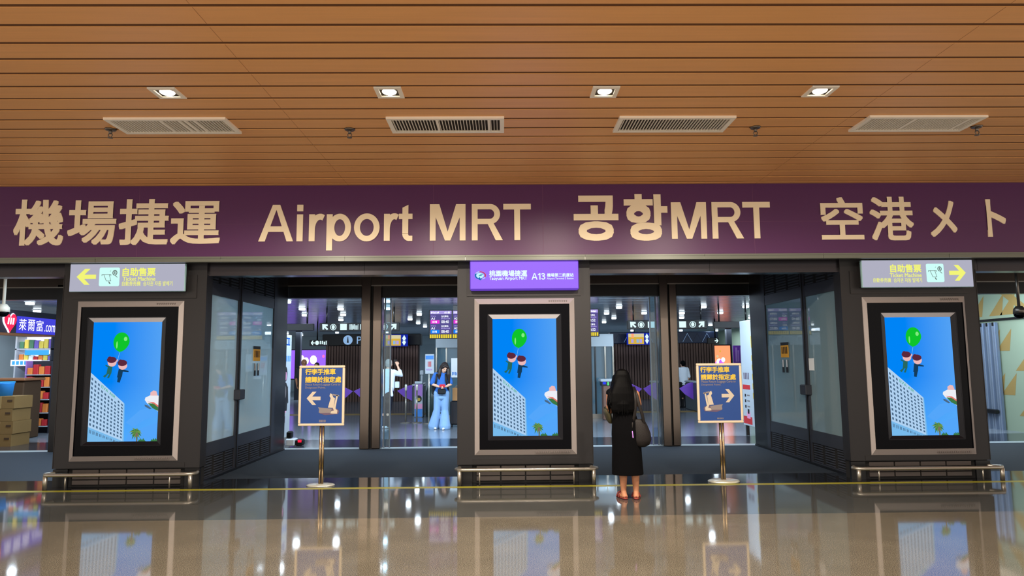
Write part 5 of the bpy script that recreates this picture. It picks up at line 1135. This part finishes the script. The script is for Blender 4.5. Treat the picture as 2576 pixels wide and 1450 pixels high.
for j, z in enumerate((.18, .5, .82, 1.12, 1.42)):
    for i in range(4): pack(-11.63+.14*i, 7.66, z, .12, .12, random.uniform(.15, .25), ('orange_pack', 'red_pack', 'orange_pack', 'red_pack')[(i+j) % 4], 'small red or orange pack on the tall shop rack', 'packs on the tall shop rack')
# cartons by the threshold
for i in range(4):
    t = thing('carton', ('brown carton at the bottom of the stack', 'second brown carton from the floor in the stack', 'third brown carton from the floor in the stack', 'topmost brown carton in the stack')[i] + ' at far left', 'box', (-10.2, 5.2, .255*i), 0, 'brown cartons stacked at far left')
    z0 = .255*i; dx = (.0, .02, -.01, .015)[i]
    MB().box(-10.62+dx, -10.04+dx, 5.0, 5.55, z0, z0+.25, 'carton').build('body', t); MB().box(-10.36+dx, -10.30+dx, 4.996, 5.0, z0, z0+.25, 'carton_tape').build('tape', t)
    for k_ in (0, 2): MB().box(-10.58+dx+.2*k_, -10.48+dx+.2*k_, 4.995, 5.0, z0+.14, z0+.18, 'carton_mark').build('mark', t)
t = thing('storage_bin', 'blue plastic bin on top of the brown cartons at far left', 'box', (-10.4, 5.25, 1.02)); MB().loft([(-10.42, 5.27, 1.016, .16, .2), (-10.42, 5.27, 1.26, .19, .23), (-10.42, 5.27, 1.29, .20, .24)], 'blue_bin', 4).build('body', t); MB().loft([(-10.42, 5.27, 1.29, .21, .25), (-10.42, 5.27, 1.31, .21, .25)], 'shop_cyan', 4).build('lid', t)
t = thing('display_counter', 'dark brown counter behind the cartons at far left', 'counter', (-11.2, 6.4, 0)); MB().rbox(-12.2, -10.75, 6.3, 6.9, 0, 1.30, 'carton_mark', .02).build('body', t); MB().rbox(-12.2, -10.7, 6.25, 6.95, 1.30, 1.36, 'shop_wood', .01).build('top', t)

# shutter in the right side passage
m = MB().box(11.40, 11.45, 6.35, 9.0, 0, 2.46, 'shutter')
for i in range(13): y = 6.38+.2*i; m.box(11.385, 11.40, y, y+.03, .0, 2.46, 'shutter_line'); m.box(11.385, 11.40, y+.06, y+.09, .0, 2.46, 'shutter_line'); m.box(11.38, 11.40, y+.01, y+.07, 2.38, 2.46, 'black')
tag(m.build('shutter'), 'grey metal shutter of vertical slats at far right', 'shutter')
tag(MB().rbox(11.25, 11.38, 6.4, 8.6, .36, .46, 'black', .02).build('floor_buffer'), 'black buffer bar across the foot of the grey shutter', 'buffer')
for x, y, z, lb in ((9.42, 3.0, 2.44, 'dark dome camera hanging at the far right edge'), (-8.93, 3.0, 2.60, 'pale dome camera hanging at the far left edge')):
    t = thing('dome_camera', lb, 'camera', (x, y, z)); mt = 'vent_white' if x < 0 else 'sprinkler'
    MB().loft([(x, y, z-.09, .02, .02), (x, y, z-.08, .055, .055), (x, y, z-.04, .085, .085), (x, y, z, .095, .095)], 'gloss_black', 18).build('dome', t); MB().loft([(x, y, z, .10, .10), (x, y, z+.08, .095, .095), (x, y, z+.14, .05, .05)], mt, 18).build('housing', t); MB().tube([(x, y, z+.12), (x, y, 3.36)], .025, mt, 10, caps=False).build('stem', t)
